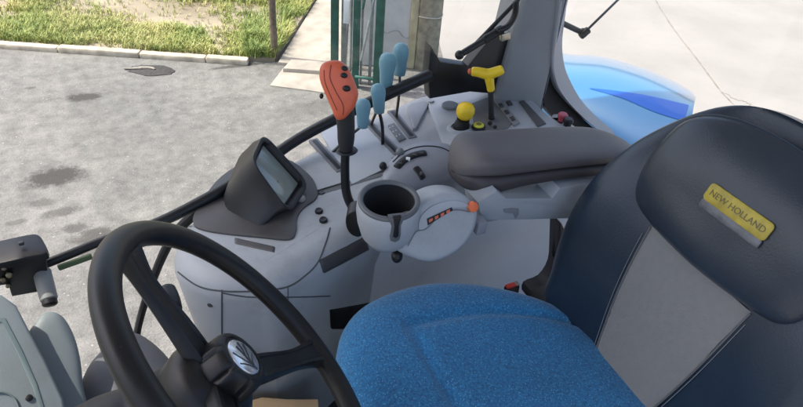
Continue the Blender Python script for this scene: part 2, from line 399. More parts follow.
while cnt < 30000 and tries < 400000:
    tries += 1
    x = random.uniform(-6.5, 3.5); y = random.uniform(4.6, 11.0)
    if not inpoly(x, y, vp): continue
    u, v = pxof(V((x, y, .06)))
    if u < -90 or u > 345 or v < -45: continue
    dens = noise.noise(V((x*1.3, y*1.3, 3.1)))+.35*noise.noise(V((x*5, y*5, 9)))
    along = (V((x, y, 0))-kA).dot(kn)
    bare = 0
    # trodden bare strip further back
    sstrip = (V((x, y, 0))-PZ(150, 16, 0)).dot(kn); q = (V((x, y, 0))-PZ(160, 16, 0)).dot(kd)
    if -.32 < sstrip+.12*noise.noise(V((x*2, y*2, 0))) < .42 and -1.1 < q < 1.3: bare = .82
    if -.05 < sstrip < .7 and -2.2 < q <= -1.1: bare = .35
    if random.random() < bare: continue
    if dens < -.08 and random.random() < .85: continue
    if along < .075: continue
    h0 = random.uniform(.025, .075)*(1.25 if dens > .2 else 1)
    green = .52-.42*noise.noise(V((x*2.1, y*2.1, 20)))-.2*noise.noise(V((x*.7, y*.7, 2)))
    if sstrip > .3 and q < -.9: green -= .25
    if abs(u-268) < 22 and 12 < v < 70: h0 *= 1.9; green -= .2
    for k in range(4):
        a = random.uniform(0, 6.28); w = random.uniform(.0018, .0042); ln = random.uniform(.3, 1.0)*h0
        d = V((math.cos(a), math.sin(a), 0)); s_ = V((-d.y, d.x, 0))
        p = V((x, y, vz))+V((random.uniform(-.02, .02), random.uniform(-.02, .02), 0)); h = h0*random.uniform(.6, 1.1)
        o = len(gv)
        gv += [tuple(p-s_*w), tuple(p+s_*w), tuple(p+d*ln*.4+s_*w*.8+UP*h*.7), tuple(p+d*ln*.4-s_*w*.8+UP*h*.7), tuple(p+d*ln+UP*h)]
        gf += [(o, o+1, o+2, o+3), (o+3, o+2, o+4)]
        t = min(1, max(0, green+random.uniform(-.22, .3))); gt += [t]*5
    cnt += 1
me = bpy.data.meshes.new('verge_grass'); me.from_pydata(gv, [], gf)
at = me.attributes.new('tint', 'FLOAT', 'POINT'); at.data.foreach_set('value', gt)
me.materials.append(grass_mat()); go = bpy.data.objects.new('verge_grass', me); COL.objects.link(go)
tag(go, 'patchy yellow green grass growing on the verge behind the kerb', 'grass', kind='stuff')

# drain / broken patch near kerb
p = PZ(152, 70, .006)
b = MB(); n = 26
ol = [p+kd*(.20*math.cos(k*2*math.pi/n)*(1+.12*math.sin(3*k)))+kn*(.105*math.sin(k*2*math.pi/n)*(1+.1*math.cos(5*k))) for k in range(n)]
b.prism(ol, UP, .01, .002)
dm = empty('drain_cover', p, 'dark oval drain cover with crumbled pale rim beside the kerb', 'drain cover')
b.build('cover', mat('dark_wet_metal', (.035, .032, .028), .8, bump=.6, bscale=60, var=.4, vscale=30), dm)
b = MB(); b.tube([p+kd*x_+kn*y_+UP*.006 for x_, y_ in ((-.24, -.015), (-.16, .0), (-.08, .028), (-.01, .03), (.02, .01))], [.012, .016, .02, .014, .01], 8, 4, flat=.5)
b.build('crumbled_rim', DEB, dm)

def upright(px, y, z1, l=None): return PZ(px, y, 0)
# rusty post at the corner of the verge
p = PZ(275, 60, .0); b = MB(); r_ = pxs(p)*3.6
b.tube([p, p+UP*.5, p+V((.01, 0, 1.1)), p+V((0, 0, 1.9))], [r_, r_*.95, r_, r_*.9], 10, 3)
tag(b.build('fence_post', RUST), 'thin rusty brown post at the corner of the grass verge', 'post')

# gate: green frames with galvanised bars
g0 = PZ(345, 80, 0)
gate = empty('green_gate', g0, 'dark green metal gate with grey bars, folded open beside the white wall', 'gate')
def stick(name, px0, y0, w, m, top=2.3, lean=0, par=gate, square=True, off=0):
    p = PZ(px0, y0, 0)+HD*off; b = MB(); r_ = pxs(p)*w/2
    q = p+V((lean, 0, top))
    if square:
        b.box((p+q)/2, RT, HD, r_, r_*1.0, top/2, .004)
    else: b.tube([p, q], r_, 12)
    return b.build(name, m, par)
stick('gate_post', 334.5, 80, 7, GREEN)
stick('bar', 342, 79, 5, GALV, off=.1)
stick('gate_post', 355, 87, 6.5, GREEN)
stick('bar', 349.5, 84, 2.2, GALV, off=.05)
stick('bar', 359.8, 86, 2.2, GALV, off=.05)
stick('bar', 368, 90, 3.0, GALV, off=.12)
stick('gate_post', 376.5, 92, 8, GREEN)
p1, p2 = PZ(360, 92, 0), PZ(374, 92, 0)
for k in range(3):
    b = MB(); a = p1+UP*(.30+.45*k); c = p2+UP*(1.05+.45*k); b.tube([a, c], pxs(a)*1.3, 8); b.build('brace', GALV if k != 1 else GREEN, gate)
for z in (.12, 1.15):
    b = MB(); b.tube([PZ(355, 89, 0)+UP*z, PZ(376, 92, 0)+UP*z], .014, 8); b.build('rail', GREEN, gate)
    b = MB(); b.tube([PZ(334, 80, 0)+UP*z, PZ(355, 87, 0)+UP*z], .014, 8); b.build('rail', GREEN, gate)
b = MB(); pl = PZ(345.5, 82, 0)+UP*.62; b.box(pl+UP*.03, RT, UP, pxs(pl)*3.2, .10, .012, .004); b.build('lock_plate', BOARD, gate)

# white wall with cracks and edge, round post
wA, wB = PZ(374, 66, 0), PZ(407, 68, 0)
wall = empty('boundary_wall', wA, 'cracked white rendered wall between green gate and round concrete post', 'wall')
b = MB(); wd = (wB-wA).normalized(); wn = V((-wd.y, wd.x, 0))
b.box((wA+wB)/2+wn*.10+UP*1.15-wd*.1, wd, wn, (wB-wA).length/2+.1, .1, 1.15, .01); b.build('wall_face', WALLM, wall)
b = MB(); b.box(wB+wd*.03+wn*.1+UP*1.16, wd, wn, .035, .115, 1.16, .01)
b.build('edge_strip', mat('ochre_edge', (.42, .38, .24), .9, var=.2, vscale=8), wall)
b = MB()
for zz in (.35, .8, 1.2):
    rnd = random.Random(int(zz*10)); pts = [wA+wd*((wB-wA).length*t/6)-wn*.002+UP*(zz+rnd.uniform(-.05, .05)) for t in range(7)]
    b.tube(pts, .004, 6, 3)
b.build('crack', mat('crack_grey', (.28, .28, .27), .9), wall)
p = PZ(424, 66, 0); post = empty('concrete_post', p, 'round mossy concrete post with wire tied round it', 'post')
r_ = pxs(p)*12.5
b = MB(); b.revolve([(r_*1.04, 0), (r_, .15), (r_*1.01, .6), (r_*.97, 1.2), (r_*.96, 2.4)], p, UP, 24); b.build('shaft', POSTM, post)
b = MB(); zz = .52
b.tube([p+V((math.cos(k*.3)*(r_+.004), math.sin(k*.3)*(r_+.004), zz+.003*math.sin(k))) for k in range(22)], .006, 6); b.build('wire', STEEL, post)

# ================================================================== TRACTOR SHELL
FL = 1.25
b = MB(); b.prism([(-.75, -.2, FL), (1.75, -.2, FL), (1.75, 1.02, FL), (.1, .98, FL), (-.2, .9, FL), (-.75, .9, FL)], UP, .12, .01)
fm = b.build('cab_floor', mat('floor_rubber_mat', (.02, .02, .022), .8, bump=.6, bscale=90, var=.2, vscale=9)); tag(fm, 'black rubber mat of the cab floor', 'floor mat', kind='structure')

cab = empty('tractor_cab', (.2, 1.1, FL), 'grey and black tractor cab frame with pillar, window rail and roof', 'cab frame')
RAIL = [PZ(-60, 300, 1.78), PZ(45, 264, 1.80), PZ(105, 240, 1.81), PZ(150, 226, 1.82), PZ(195, 205, 1.83), PZ(245, 176, 1.85), PZ(300, 138, 1.88), PZ(360, 107, 1.92), PZ(430, 75, 1.97)]
b = MB(); b.tube(RAIL, [.0085]*3+[.010, .0115, .012, .012, .013, .014], 12, 5, flat=1.0); b.build('window_rail', METAL, cab)
# curved lower edge of the window going down in front of the console
FR = [RAIL[4]+V((.01, 0, -.01)), PZ(172, 238, 1.74), PZ(152, 282, 1.62), PZ(138, 328, 1.50), PZ(133, 372, 1.40)]
b = MB(); b.tube(FR, [.010, .010, .009, .008, .008], 10, 5); b.build('window_seal', SEAL, cab)
b = MB(); a = PZ(58, 268, 1.795); c = PZ(92, 256, 1.80); b.box((a+c)/2, c-a, UP, (c-a).length/2, .006, .003, .002); b.build('reflection_strip', mat('reflection_olive', (.09, .13, .06), .6), cab)  # green reflection under the rail, painted as a thin strip

# B pillar
bl, br = PZ(500, 99, 1.85), PZ(546, 112, 1.85)
lp = bl.y
def pil(x, y, l): return PL(x, y, l)
base = [pil(499, 92, 1.17), pil(545, 103, 1.13)]
tops = [pil(527, -10, 1.17), pil(571, -8, 1.13)]
b = MB()
rows = []
for t in [i/10 for i in range(-1, 24)]:
    A = base[0].lerp(tops[0], t); B = base[1].lerp(tops[1], t); d = (B-A).normalized(); dn = V((0, 1, 0))
    w = (B-A).length
    sec = [A+dn*.09, A+dn*.012, A+d*.006+dn*.003, A+d*.014, B-d*.016, B-d*.006+dn*.004, B+dn*.016, B+d*.004+dn*.10]
    rows.append(sec)
    if A.z > 3.0: break
b.grid(rows, True, True, True); b.build('pillar', PGREY, cab, 25)
# rear-facing flank of pillar, light put into its paler colour
b = MB(); rows = []
for t in [i/10 for i in range(-1, 24)]:
    B = base[1].lerp(tops[1], t); A = base[0].lerp(tops[0], t); d = (B-A).normalized(); 
    rows.append([B+d*.003+V((0, .012, 0)), B+d*.018+V((0, .03, 0)), B+d*.020+V((0, .10, 0)), B+V((0, .10, 0))])
    if A.z > 3.0: break
b.grid(rows, True, True, True); b.build('pillar_flank', mat('flank_lit_grey', (.34, .36, .39), .5, bump=.1, bscale=600), cab)
# sweeping inner trim of rear quarter window
outp = [(567, 0), (564, 22), (562, 40), (563, 58), (568, 76), (582, 101), (604, 123), (632, 143), (672, 172)]
inp = [(560, 0), (557, 22), (554, 40), (552, 58), (553, 74), (560, 92), (579, 114), (609, 139), (652, 170)]
b = MB(); rows = []
for (a, c) in zip(catmull([V((x, y, 0)) for x, y in outp], 6), catmull([V((x, y, 0)) for x, y in inp], 6)):
    O = PL(a.x, a.y, 1.20); I = PL(c.x, c.y, 1.13)
    n = (O-I).normalized(); up = V((0, -1, 0))
    rows.append([I+V((0, .06, 0)), I, I+n*.006+up*.005, O-n*.006+up*.003, O, O+V((0, .05, 0))])
b.grid(rows, True, True, True); b.build('quarter_window_trim', mat('trim_grey', (.27, .28, .30), .5, bump=.1, bscale=600, var=.05), cab)
inp2 = [(547, 66), (544, 84), (545, 106), (564, 128), (596, 152), (640, 184)]
b = MB(); rows = []
for (a, c) in zip(catmull([V((x, y, 0)) for x, y in [(553, 66), (555, 78), (561, 94), (580, 116), (610, 141), (652, 172)]], 6), catmull([V((x, y, 0)) for x, y in inp2], 6)):
    O = PL(a.x, a.y, 1.16); I = PL(c.x, c.y, 1.14)
    rows.append([I, O, O+V((0, .04, 0)), I+V((0, .04, 0))])
b.grid(rows, True, True, True); b.build('door_seal', SEAL, cab)
# roof and outer posts (out of frame; roof overhang widened to shade the cab)
b = MB(); b.prism([(-.75, .12, 3.16), (1.75, .12, 3.16), (1.75, 1.72, 3.16), (.9, 1.80, 3.16), (-.80, 1.72, 3.16)], UP, .16, .05, 4); b.build('roof', mat('roof_lining', (.55, .55, .54), .8, bump=.2), cab)
for (x, y) in ((-.70, .17), (1.68, .17)):
    b = MB(); b.box((x, y, 2.1), (1, 0, 0), (0, 1, 0), .035, .04, .9, .01); b.build('post', PGREY, cab)
b = MB(); b.tube([RAIL[0]+V((-.2, -.1, -.02)), RAIL[0], ], .012, 10); 
b.build('rail_end', METAL, cab)
# window panes
b = MB(); rail3 = [RAIL[2], RAIL[4], RAIL[6], RAIL[8], PL(512, 40, 1.26)]
b.grid([[p for p in rail3], [V((p.x, p.y+.02, 3.0)) for p in rail3]]); b.build('side_window_glass', GLASS, cab)
q0 = [PL(x, y, 1.205) for x, y in outp[1:]]+[V((2.6, 1.205, 1.5))]
b = MB(); b.grid([q0, [V((q.x+.9 if i > 2 else q.x+.5, 1.215, 2.95-.04*i)) for i, q in enumerate(q0)]]); b.build('quarter_window_glass', GLASS, cab)
# latch bracket plate and hinge arm on the rail behind the console
def yslab(px, l, m, name, par, t=.02, bev=.003):
    b = MB(); b.prism([PL(x, y, l) for x, y in px], V((0, -1, 0)), t, bev); return b.build(name, m, par)
yslab([(428, 76), (431, 46), (441, 62), (468, 66), (497, 30), (516, 44), (503, 95), (470, 92), (430, 99)], 1.19, METAL, 'latch_bracket', cab, .03)
b = MB(); b.tube([PL(470, 50, 1.15), PL(518, 0, 1.16), PL(522, -40, 1.17)], .005, 8); b.build('latch_rod', METAL, cab)
strut = empty('gas_strut', PL(459, 55, 1.14), 'short black gas strut of the side window beside the pillar', 'gas strut')
b = MB(); b.tube([PL(463, 53, 1.14), PL(486, 39, 1.14)], .0075, 14); b.build('cylinder', METAL, strut)
b = MB(); b.tube([PL(484, 40, 1.14), PL(502, 29, 1.14)], .0095, 14); b.build('sleeve', BLACK, strut)
b = MB(); b.ball(PL(459.5, 55, 1.14), .0105); b.build('ball_joint', BLACK, strut)
b = MB(); b.box(PL(505, 36, 1.135), (1, 0, .2), UP, .012, .009, .006, .002); b.build('clip', STEEL, strut)
b = MB(); b.tube([PL(516, 2, 1.13), PL(515, 14, 1.13), PL(508, 26, 1.13), PL(497, 31, 1.13)], .007, 10, 4); b.build('hook', BLACK, strut)

# stay arm outside rear quarter window
arm = empty('window_stay', PL(583, 33, 1.25), 'jointed black stay arm outside the rear quarter window', 'stay arm')
b = MB(); b.tube([PL(560, 22, 1.24), PL(583, 33, 1.26)], .0075, 10); b.build('arm', BLACK, arm)
b = MB(); b.tube([PL(584, 33, 1.26), PL(626, -8, 1.36)], .0035, 8); b.build('rod', METAL, arm)
b = MB(); b.ball(PL(583, 33, 1.255), .013); b.tube([PL(581, 36, 1.25), PL(588, 30, 1.25)], .010, 10); b.build('joint', BLACK, arm)

# rear fender outside
fen = empty('rear_fender', PZ(620, 110, 1.2), 'glossy pale blue rear fender bulging outside the quarter window', 'fender')
far_ = [(540, 53), (566, 58), (600, 61), (640, 72), (672, 86), (688, 96), (693, 104)]
mid_ = [(545, 80), (572, 80), (606, 84), (640, 95), (668, 107), (685, 113), (692, 112)]
ner_ = [(550, 110), (584, 112), (612, 128), (640, 145), (668, 150), (690, 140), (700, 130)]
bot_ = [(555, 150), (590, 160), (620, 175), (650, 190), (690, 190), (720, 175), (735, 160)]
cf = catmull([PZ(x, y, 1.50) for x, y in far_], 8); cm_ = catmull([PZ(x, y, 1.66) for x, y in mid_], 8)
cn = catmull([PZ(x, y, 1.70) for x, y in ner_], 8); cb = catmull([PZ(x, y, 1.62) for x, y in bot_], 8)
rows = []
for f_, m_, n_, b_ in zip(cf, cm_, cn, cb):
    rows.append(catmull([f_-UP*.45+V((0, .02, 0)), f_, m_, n_, b_, b_-UP*.3], 12))
for rw in rows:
    for j, q_ in enumerate(rw):
        k_ = j/(len(rw)-1)
        q_.z += .022*math.exp(-((k_-.36)/.07)**2)-.014*math.exp(-((k_-.50)/.08)**2)
b = MB(); b.grid(rows); fo = b.build('fender_shell', FEND, fen, 60)
sm = fo.modifiers.new('thick', 'SOLIDIFY'); sm.thickness = .012; sm.offset = -1
# deep blue field at the rear end of the fender
bpy.context.view_layer.update()
from mathutils.bvhtree import BVHTree
FT = BVHTree.FromPolygons([v.co+fen.location for v in fo.data.vertices], [tuple(p.vertices) for p in fo.data.polygons])
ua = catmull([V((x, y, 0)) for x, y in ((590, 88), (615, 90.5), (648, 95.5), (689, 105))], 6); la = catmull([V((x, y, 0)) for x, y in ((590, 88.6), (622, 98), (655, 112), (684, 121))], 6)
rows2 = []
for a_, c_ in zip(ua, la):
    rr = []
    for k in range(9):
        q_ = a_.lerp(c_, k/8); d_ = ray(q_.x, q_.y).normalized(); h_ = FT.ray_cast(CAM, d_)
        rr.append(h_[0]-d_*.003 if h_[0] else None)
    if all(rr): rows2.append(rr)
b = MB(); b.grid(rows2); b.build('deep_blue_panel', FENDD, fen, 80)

# ================================================================== SIDE CONSOLE
con = empty('side_console', (.4, 1.0, FL), 'light grey moulded side console with slots, switches and panels right of the seat', 'console')
inner = [PZ(x, y, 1.815) for x, y in ((184, 222), (172, 246), (176, 266), (196, 281), (222, 288), (255, 288), (282, 284))]+[V((.285, .815, 1.82)), V((.36, .855, 1.82))]
inner += [V((.47, .90, 1.82)), V((.70, .90, 1.82)), V((.86, .89, 1.82)), V((.95, .90, 1.82))]
outer = [V((.985, .93, 1.82)), V((.99, 1.0, 1.82)), V((.97, 1.10, 1.82)), PZ(542, 116, 1.86), PZ(500, 96, 1.86), PZ(430, 88, 1.86), PZ(380, 108, 1.85), PZ(330, 136, 1.84), PZ(285, 160, 1.83), PZ(240, 186, 1.82), PZ(205, 210, 1.82)]
il = catmull(inner, 6); ol = catmull(outer, 4)
loop = [V((p.x, p.y, 0)) for p in il+ol]
def topz(x): return 1.82+.05*x
def offs(loop, d):
    N = len(loop); out = []
    ar = sum(loop[i].x*loop[(i+1) % N].y-loop[(i+1) % N].x*loop[i].y for i in range(N)); sg = 1 if ar > 0 else -1
    for i in range(N):
        e = (loop[(i+1) % N]-loop[i-1]).normalized(); n = V((-e.y, e.x, 0))*sg
        out.append(loop[i]+n*d)
    return out
rows = []
Bv = .042
for z in (FL-.02, 1.45, 1.62, 1.72): 
    k = (1.80-z)/.55; lp_ = offs(loop, .035*k+ .03*max(0, k-.1)); rows.append([V((p.x, p.y, z)) for p in lp_])
for k in range(7):
    a = k/6*math.pi/2; lp_ = offs(loop, Bv*(1-math.cos(a)))
    rows.append([V((p.x, p.y, topz(p.x)-Bv*(1-math.sin(a)))) for p in lp_])
for dd_ in (.005, .011): rows.append([V((p.x, p.y, topz(p.x)+.0002)) for p in offs(loop, Bv+dd_)])
b = MB(); b.grid(rows, True, True, True); body = b.build('console_body', GREY, con, 50)

# door / body panel seams on the lower console (thin dark strips)
SEAMM = mat('seam_gap', (.06, .065, .07), .8)
from mathutils.bvhtree import BVHTree
def tree_of(o):
    me = o.data; off = V((0, 0, 0)); q = o
    while q: off += q.location; q = q.parent
    return BVHTree.FromPolygons([v.co+off for v in me.vertices], [tuple(p.vertices) for p in me.polygons])
BT = tree_of(body)
def onbody(x, y, lift=.0):
    d = ray(x, y).normalized(); h = BT.ray_cast(CAM, d)
    if h[0] is None: return CP(x, y, lift), UP
    n = h[1] if h[1].dot(d) < 0 else -h[1]
    return h[0]+n*lift, n
def seam(px, w=.0016, m=SEAMM, name='panel_seam', par=con, flat=.6):
    pts = [onbody(p.x, p.y, .0002)[0] for p in catmull([V((x, y, 0)) for x, y in px], 10)]
    b = MB(); b.tube(pts, w, 6); return b.build(name, m, par)
seam([(222, 290), (222, 330), (223, 370), (226, 420)])
seam([(178, 272), (198, 286), (222, 291), (255, 291), (287, 287), (306, 275), (318, 262), (326, 242), (330, 228)])
seam([(222, 293), (250, 297), (300, 297), (330, 296)], .0014)
seam([(288, 288), (288, 300)], .001)
def disc(name, x, y, r, m, par, h=.002, on=onbody):
    p, n = on(x, y); b = MB(); r_ = r*pxs(p); b.revolve([(r_, -.001), (r_, h*.6), (r_*.85, h), (r_*.3, h*.8)], p, n, 20); return b.build(name, m, par)
disc('screw_cap', 210, 305, 2.8, DKGREY, con, .002)
# slots on body
def patch(px, name, m, par=con, t=.003, bev=.001, lift=.002):
    q = [onbody(x, y) for x, y in px]; n = sum((k[1] for k in q), V((0, 0, 0))).normalized()
    b = MB(); b.prism([k[0]+k[1]*lift for k in q], n, t, bev); return b.build(name, m, par)
def conform(q4, name, m, lift=.0022, nx=24, ny=8):
    A, B, C, D = [V((x, y, 0)) for x, y in q4]; rows = []
    for j in range(ny+1):
        for_row = []
        for i in range(nx+1):
            p = A.lerp(B, i/nx).lerp(D.lerp(C, i/nx), j/ny); h, n = onbody(p.x, p.y)
            e = 0 if i in (0, nx) or j in (0, ny) else 1
            for_row.append(h+n*(lift if e else -.001))
        rows.append(for_row)
    b = MB(); b.grid(rows); return b.build(name, m, con, 60)
conform([(234, 237.5), (276, 247), (275, 253), (234, 244)], 'switch_blank', PLATE)
conform([(318, 260), (366, 235), (370, 250), (323, 275)], 'grip_strip', DKGREY)
conform([(329, 309), (372, 301), (376, 330), (330, 330)], 'storage_opening', BLACK)
disc('screw_cap', 319, 212, 4.0, BLACK, con, .006)
disc('screw_cap', 323.5, 221, 4.2, BLACK, con, .006)
disc('screw_cap', 321.5, 193, 3.0, DKGREY, con, .003)
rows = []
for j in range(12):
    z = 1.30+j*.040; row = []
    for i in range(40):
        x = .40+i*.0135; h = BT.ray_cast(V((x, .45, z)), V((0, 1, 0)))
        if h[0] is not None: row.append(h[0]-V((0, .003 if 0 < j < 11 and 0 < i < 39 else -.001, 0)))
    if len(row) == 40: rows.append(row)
b = MB(); b.grid(rows); b.build('wall_lit_sheet', mat('lit_wall_grey', (.56, .58, .60), .42, bump=.15, bscale=900, var=.04, vscale=5, dirt=.15), con, 60)  # lighter sheet over the inner wall; daylight put into its colour
# raised pad between monitor and wheel
def rbp(px, n=5): return [(p.x, p.y) for p in catmull([V((x, y, 0)) for x, y in px], n, True)]
def padc(px, name, m, t=.004, bev=.0015, h=0, par=con, sm_=0):
    px = rbp(px, sm_) if sm_ else px
    b = MB(); b.prism([CP(x, y, h) for x, y in px], TOPN, t+.004, bev); return b.build(name, m, par)
# slots for valve levers
def slot(a, c, w, name='lever_slot', m=BLACK, h=.0035):
    A, B = CP(*a, 0), CP(*c, 0); d = (B-A).normalized(); n = TOPN.cross(d).normalized()
    ww = w*pxs(A)/2; b = MB(); b.box((A+B)/2+TOPN*(h-.004), d, n, (B-A).length/2, ww, .004, .0015)
    fr = MB(); fr.box((A+B)/2+TOPN*(h-.0048), d, n, (B-A).length/2+.006, ww+.005, .004, .0015); fr.build('slot_frame', mat('slot_frame_grey', (.13, .14, .15), .5), con)
    return b.build(name, m, con)
slot((314, 141), (340, 170), 5)
slot((367, 122), (397, 153), 5)
slot((392, 112), (412, 137), 4.5)
padc([(318, 128), (362, 112), (403, 160), (352, 184)], 'lever_panel', mat('lever_panel_grey', (.40, .44, .47), .45, bump=.1, bscale=900), .003, .001, .0006)
padc([(388, 125), (394, 122.5), (406, 138), (399, 141)], 'symbol_plate', mat('dim_plate', (.12, .13, .14), .5), .003, .001, .004)
for (x, y, w_) in ((391.3, 127.0, 3.2), (394.6, 131.0, 3.2), (398, 135.4, 3.2)):
    for k in (-1, 1):
        A = CP(x+k*1.5, y-k*.7, .0052); b = MB(); b.box(A, CP(x+3, y+4, .005)-CP(x, y, .005), RT, .0022, .0008, .0004, .0002); b.build('symbol', PRINT, con)
padc([(407, 107), (411, 103), (425, 100.5), (429, 103), (416, 128), (413, 128)], 'triangular_cap', mat('cap_grey', (.24, .26, .28), .45), .010, .003, .009)
disc('screw_head', 430.7, 101, 3.2, GREY2, con, .003, on=lambda x, y: (CP(x, y, .012), TOPN))
disc('blanking_cap', 450, 106, 8.5, mat('cap_dim', (.14, .15, .155), .5), con, .005, on=lambda x, y: (CP(x, y, .0115), TOPN))
# raised shoulder with recess tray
padc([(430, 99), (470, 88), (520, 92), (548, 114), (568, 128), (600, 154), (585, 164), (520, 170), (470, 164), (448, 148), (436, 124)], 'console_shoulder', mat('shoulder_grey', (.33, .36, .39), .45, bump=.1, bscale=900, var=.04), .012, .006, .010, sm_=4)
padc([(472, 103), (488, 97), (516, 118), (508, 128), (486, 131), (474, 128)], 'recess_tray', mat('tray_grey', (.13, .135, .14), .6), .003, .001, .0125)
padc([(494, 100), (500, 98), (520, 122), (514, 125)], 'switch_strip', mat('strip_grey', (.20, .21, .22), .5), .003, .001, .0155)
for k in range(3): padc([(498+k*5.8, 103.5+k*6.6), (501.5+k*5.8, 102.5+k*6.6), (504+k*5.8, 106+k*6.6), (500.5+k*5.8, 107+k*6.6)], 'rocker_switch', DKGREY, .003, .0008, .0185)
padc([(519, 101), (524, 100), (546, 123), (538, 126)], 'grip_pad', mat('pad_dk', (.065, .068, .075), .6), .003, .001, .0135)
padc([(506, 101), (510, 100), (513, 104), (509, 105)], 'small_switch', DKGREY, .003, .001, .014)
# keypad under the dome
padc([(414, 191), (442, 186), (450, 198), (420, 204)], 'keypad', BLACK, .004, .001, .028)
for i_ in range(4):
    for j_ in range(2):
        x0, y0 = 419+i_*7, 193.5-i_*1.1+j_*4.5
        padc([(x0, y0), (x0+3.4, y0-.5), (x0+4.2, y0+1.2), (x0+.8, y0+1.8)], 'key', mat('key_grey', (.33, .34, .35), .5), .002, .0005, .031)

# monitor plate + monitor
mon = empty('monitor', CP(265, 205), 'black hooded display monitor on its dark grey plate at the console front', 'monitor')
padc([(193, 222), (194, 213), (203, 198), (221, 176), (250, 160), (285, 158), (309, 174), (317, 188), (316, 198), (303, 208), (297, 218), (296, 231), (289, 239), (262, 237), (219, 232.5), (199, 228)], 'mounting_plate', PLATE, .004, .002, .004, mon, 4)
B1, B2 = CP(309, 184, .012), CP(289, 215, .012)
T2 = PZ(250, 161, 1.950); T1 = PZ(263, 133, 1.955)
# housing loft: rim -> back footprint on plate
F1, F2 = CP(247, 168, .003), CP(221, 206, .003)
def rr4(q, rad=.2, n=5):
    "rounded quad ring"
    out = []
    for i in range(4):
        a, c, d = q[i-1], q[i], q[(i+1) % 4]
        p0 = c.lerp(a, rad); p1 = c.lerp(d, rad)
        for k in range(n+1):
            t = k/n; out.append(p0.lerp(c, t).lerp(c.lerp(p1, t), t))
    return out
rim = [T1, B1, B2, T2]
back = [PZ(246, 141, 1.93), F1.lerp(B1, .35), F2.lerp(B2, .25)*1.0, F2]
back = [PZ(243, 146, 1.915), CP(268, 166, .003), CP(268, 232, .003), CP(219, 206, .003)]
b = MB()
rn = (B1-T1).cross(T2-T1).normalized()
if rn.dot(CAM-T1) < 0: rn = -rn
inn = [p.lerp((T1+B1+B2+T2)/4, .19) for p in rim]
R_out = rr4(rim, .24); R_bk = rr4(back, .3); R_mid = [a.lerp(c, .4)+V((0, 0, .006)) for a, c in zip(R_out, R_bk)]
mid0 = (T1+B1+B2+T2)/4
rows = [R_bk, R_mid, [a.lerp(c, .04) for a, c in zip(R_out, R_bk)], [p+rn*.002 for p in R_out], [p.lerp(mid0, .05)+rn*.003 for p in R_out], [p.lerp(mid0, .13) for p in R_out], rr4([p-rn*.012 for p in inn], .1)]
b.grid(rows, True, True, True); b.build('housing', mat('monitor_black', (.016, .016, .017), .42, bump=.15, bscale=700, var=.15, vscale=9), mon, 50)
b = MB(); scr = [p.lerp(mid0, .25)-rn*.0095 for p in rim]; b.prism(scr, rn, .003, .0006); b.build('screen', SCREEN, mon)
b = MB(); A = mid0-rn*.0090
e1 = (B1-T1).normalized(); e2 = (T2-T1).normalized()
for (u_, v_, w_) in ((-.018, 0, .018), (-.004, .004, .012), (.01, -.003, .020)):
    b.box(A+e1*u_+e2*v_, e2, e1, w_*.6, .0012, .0004, .0003)
b.build('readout', mat('lcd_dark', (.13, .16, .14), .4), mon)
pk = CP(301.5, 199.5, .004); b = MB(); b.revolve([(.0085, 0), (.0085, .004), (.0065, .007), (.002, .0078)], pk, TOPN, 20); b.build('knob', mat('knob_grey', (.30, .28, .27), .5), mon)
for s_ in (-1, 1):
    pk = CP(301.5+s_*3, 199.5+s_*4.5, .004)

# dome with range controls
dome = empty('gear_control_pod', CP(424, 175), 'domed grey control pod with black rocker row behind the cup holder', 'control pod')
dn = (UP*.95+V((0, -.3, 0))).normalized(); dp0 = CP(424, 175, .050)
def DP(x, y, h=0): return PP(x, y, dp0+dn*h, dn)
dol = [DP(x, y) for x, y in rbp([(381, 183), (387, 166), (401, 152), (420, 144.5), (440, 145), (456, 151), (465, 162), (460, 174), (445, 183), (428, 189), (405, 193), (388, 192)], 5)]
b = MB(); b.dome(dol, dn, .030, .09, 2.4); domeo = b.build('dome', mat('dome_grey', (.25, .26, .29), .38, bump=.1, bscale=800, var=.05), dome, 60)
DT = tree_of(domeo)
def ond(x, y, lift=0):
    d = ray(x, y).normalized(); h = DT.ray_cast(CAM, d)
    if h[0] is None: return DP(x, y, lift), dn
    n = h[1] if h[1].dot(d) < 0 else -h[1]
    return h[0]+n*lift, n
b = MB(); b.tube([ond(p.x, p.y, .0004)[0] for p in catmull([V((x, y, 0)) for x, y in ((393, 162), (405, 151.5), (422, 146.5), (440, 147.5), (454, 154))], 6)], .0013, 6); b.build('groove', SEAL, dome)
b = MB(); b.dome([CP(x, y, .014) for x, y in rbp([(459, 150), (466, 150), (469, 158), (466, 168), (458, 163)], 4)], UP, .008, .01); b.build('side_lug', GREY2, dome)
def strip_on(px, w, m, name, par, lift=.002):
    pts = [ond(p.x, p.y, lift*.2)[0] for p in catmull([V((x, y, 0)) for x, y in px], 6)]
    b = MB(); b.tube(pts, w, 10, flat=.5, upv=UP); return b.build(name, m, par)
strip_on([(397, 167), (403, 161), (411, 156.5), (419, 154), (425, 153)], .0085, BLACK, 'rocker_row', dome)
for (x, y) in ((400, 164.5), (414.5, 156), (421, 154.2)):
    p, n = ond(x, y, .002); b = MB(); b.box(p, RT, HD, .0042, .0032, .0028, .001); b.build('rocker', DKGREY, dome)
p, n = ond(408, 160, .0025); b = MB(); b.box(p, RT, HD, .0042, .0036, .003, .001); b.build('rocker', PRINT, dome)
strip_on([(416, 168), (420, 173), (423, 178)], .0078, BLACK, 'toggle_seat', dome)
p, n = ond(421, 174.5, .004); b = MB(); b.ball(p, .0048, n, 1.2); b.build('toggle', DKGREY, dome)
p, n = ond(401, 152); b = MB(); b.ball(DP(400, 152, .022), .0085, UP, 1.0); b.build('ball_knob', mat('knob_green_grey', (.13, .15, .15), .45), dome)
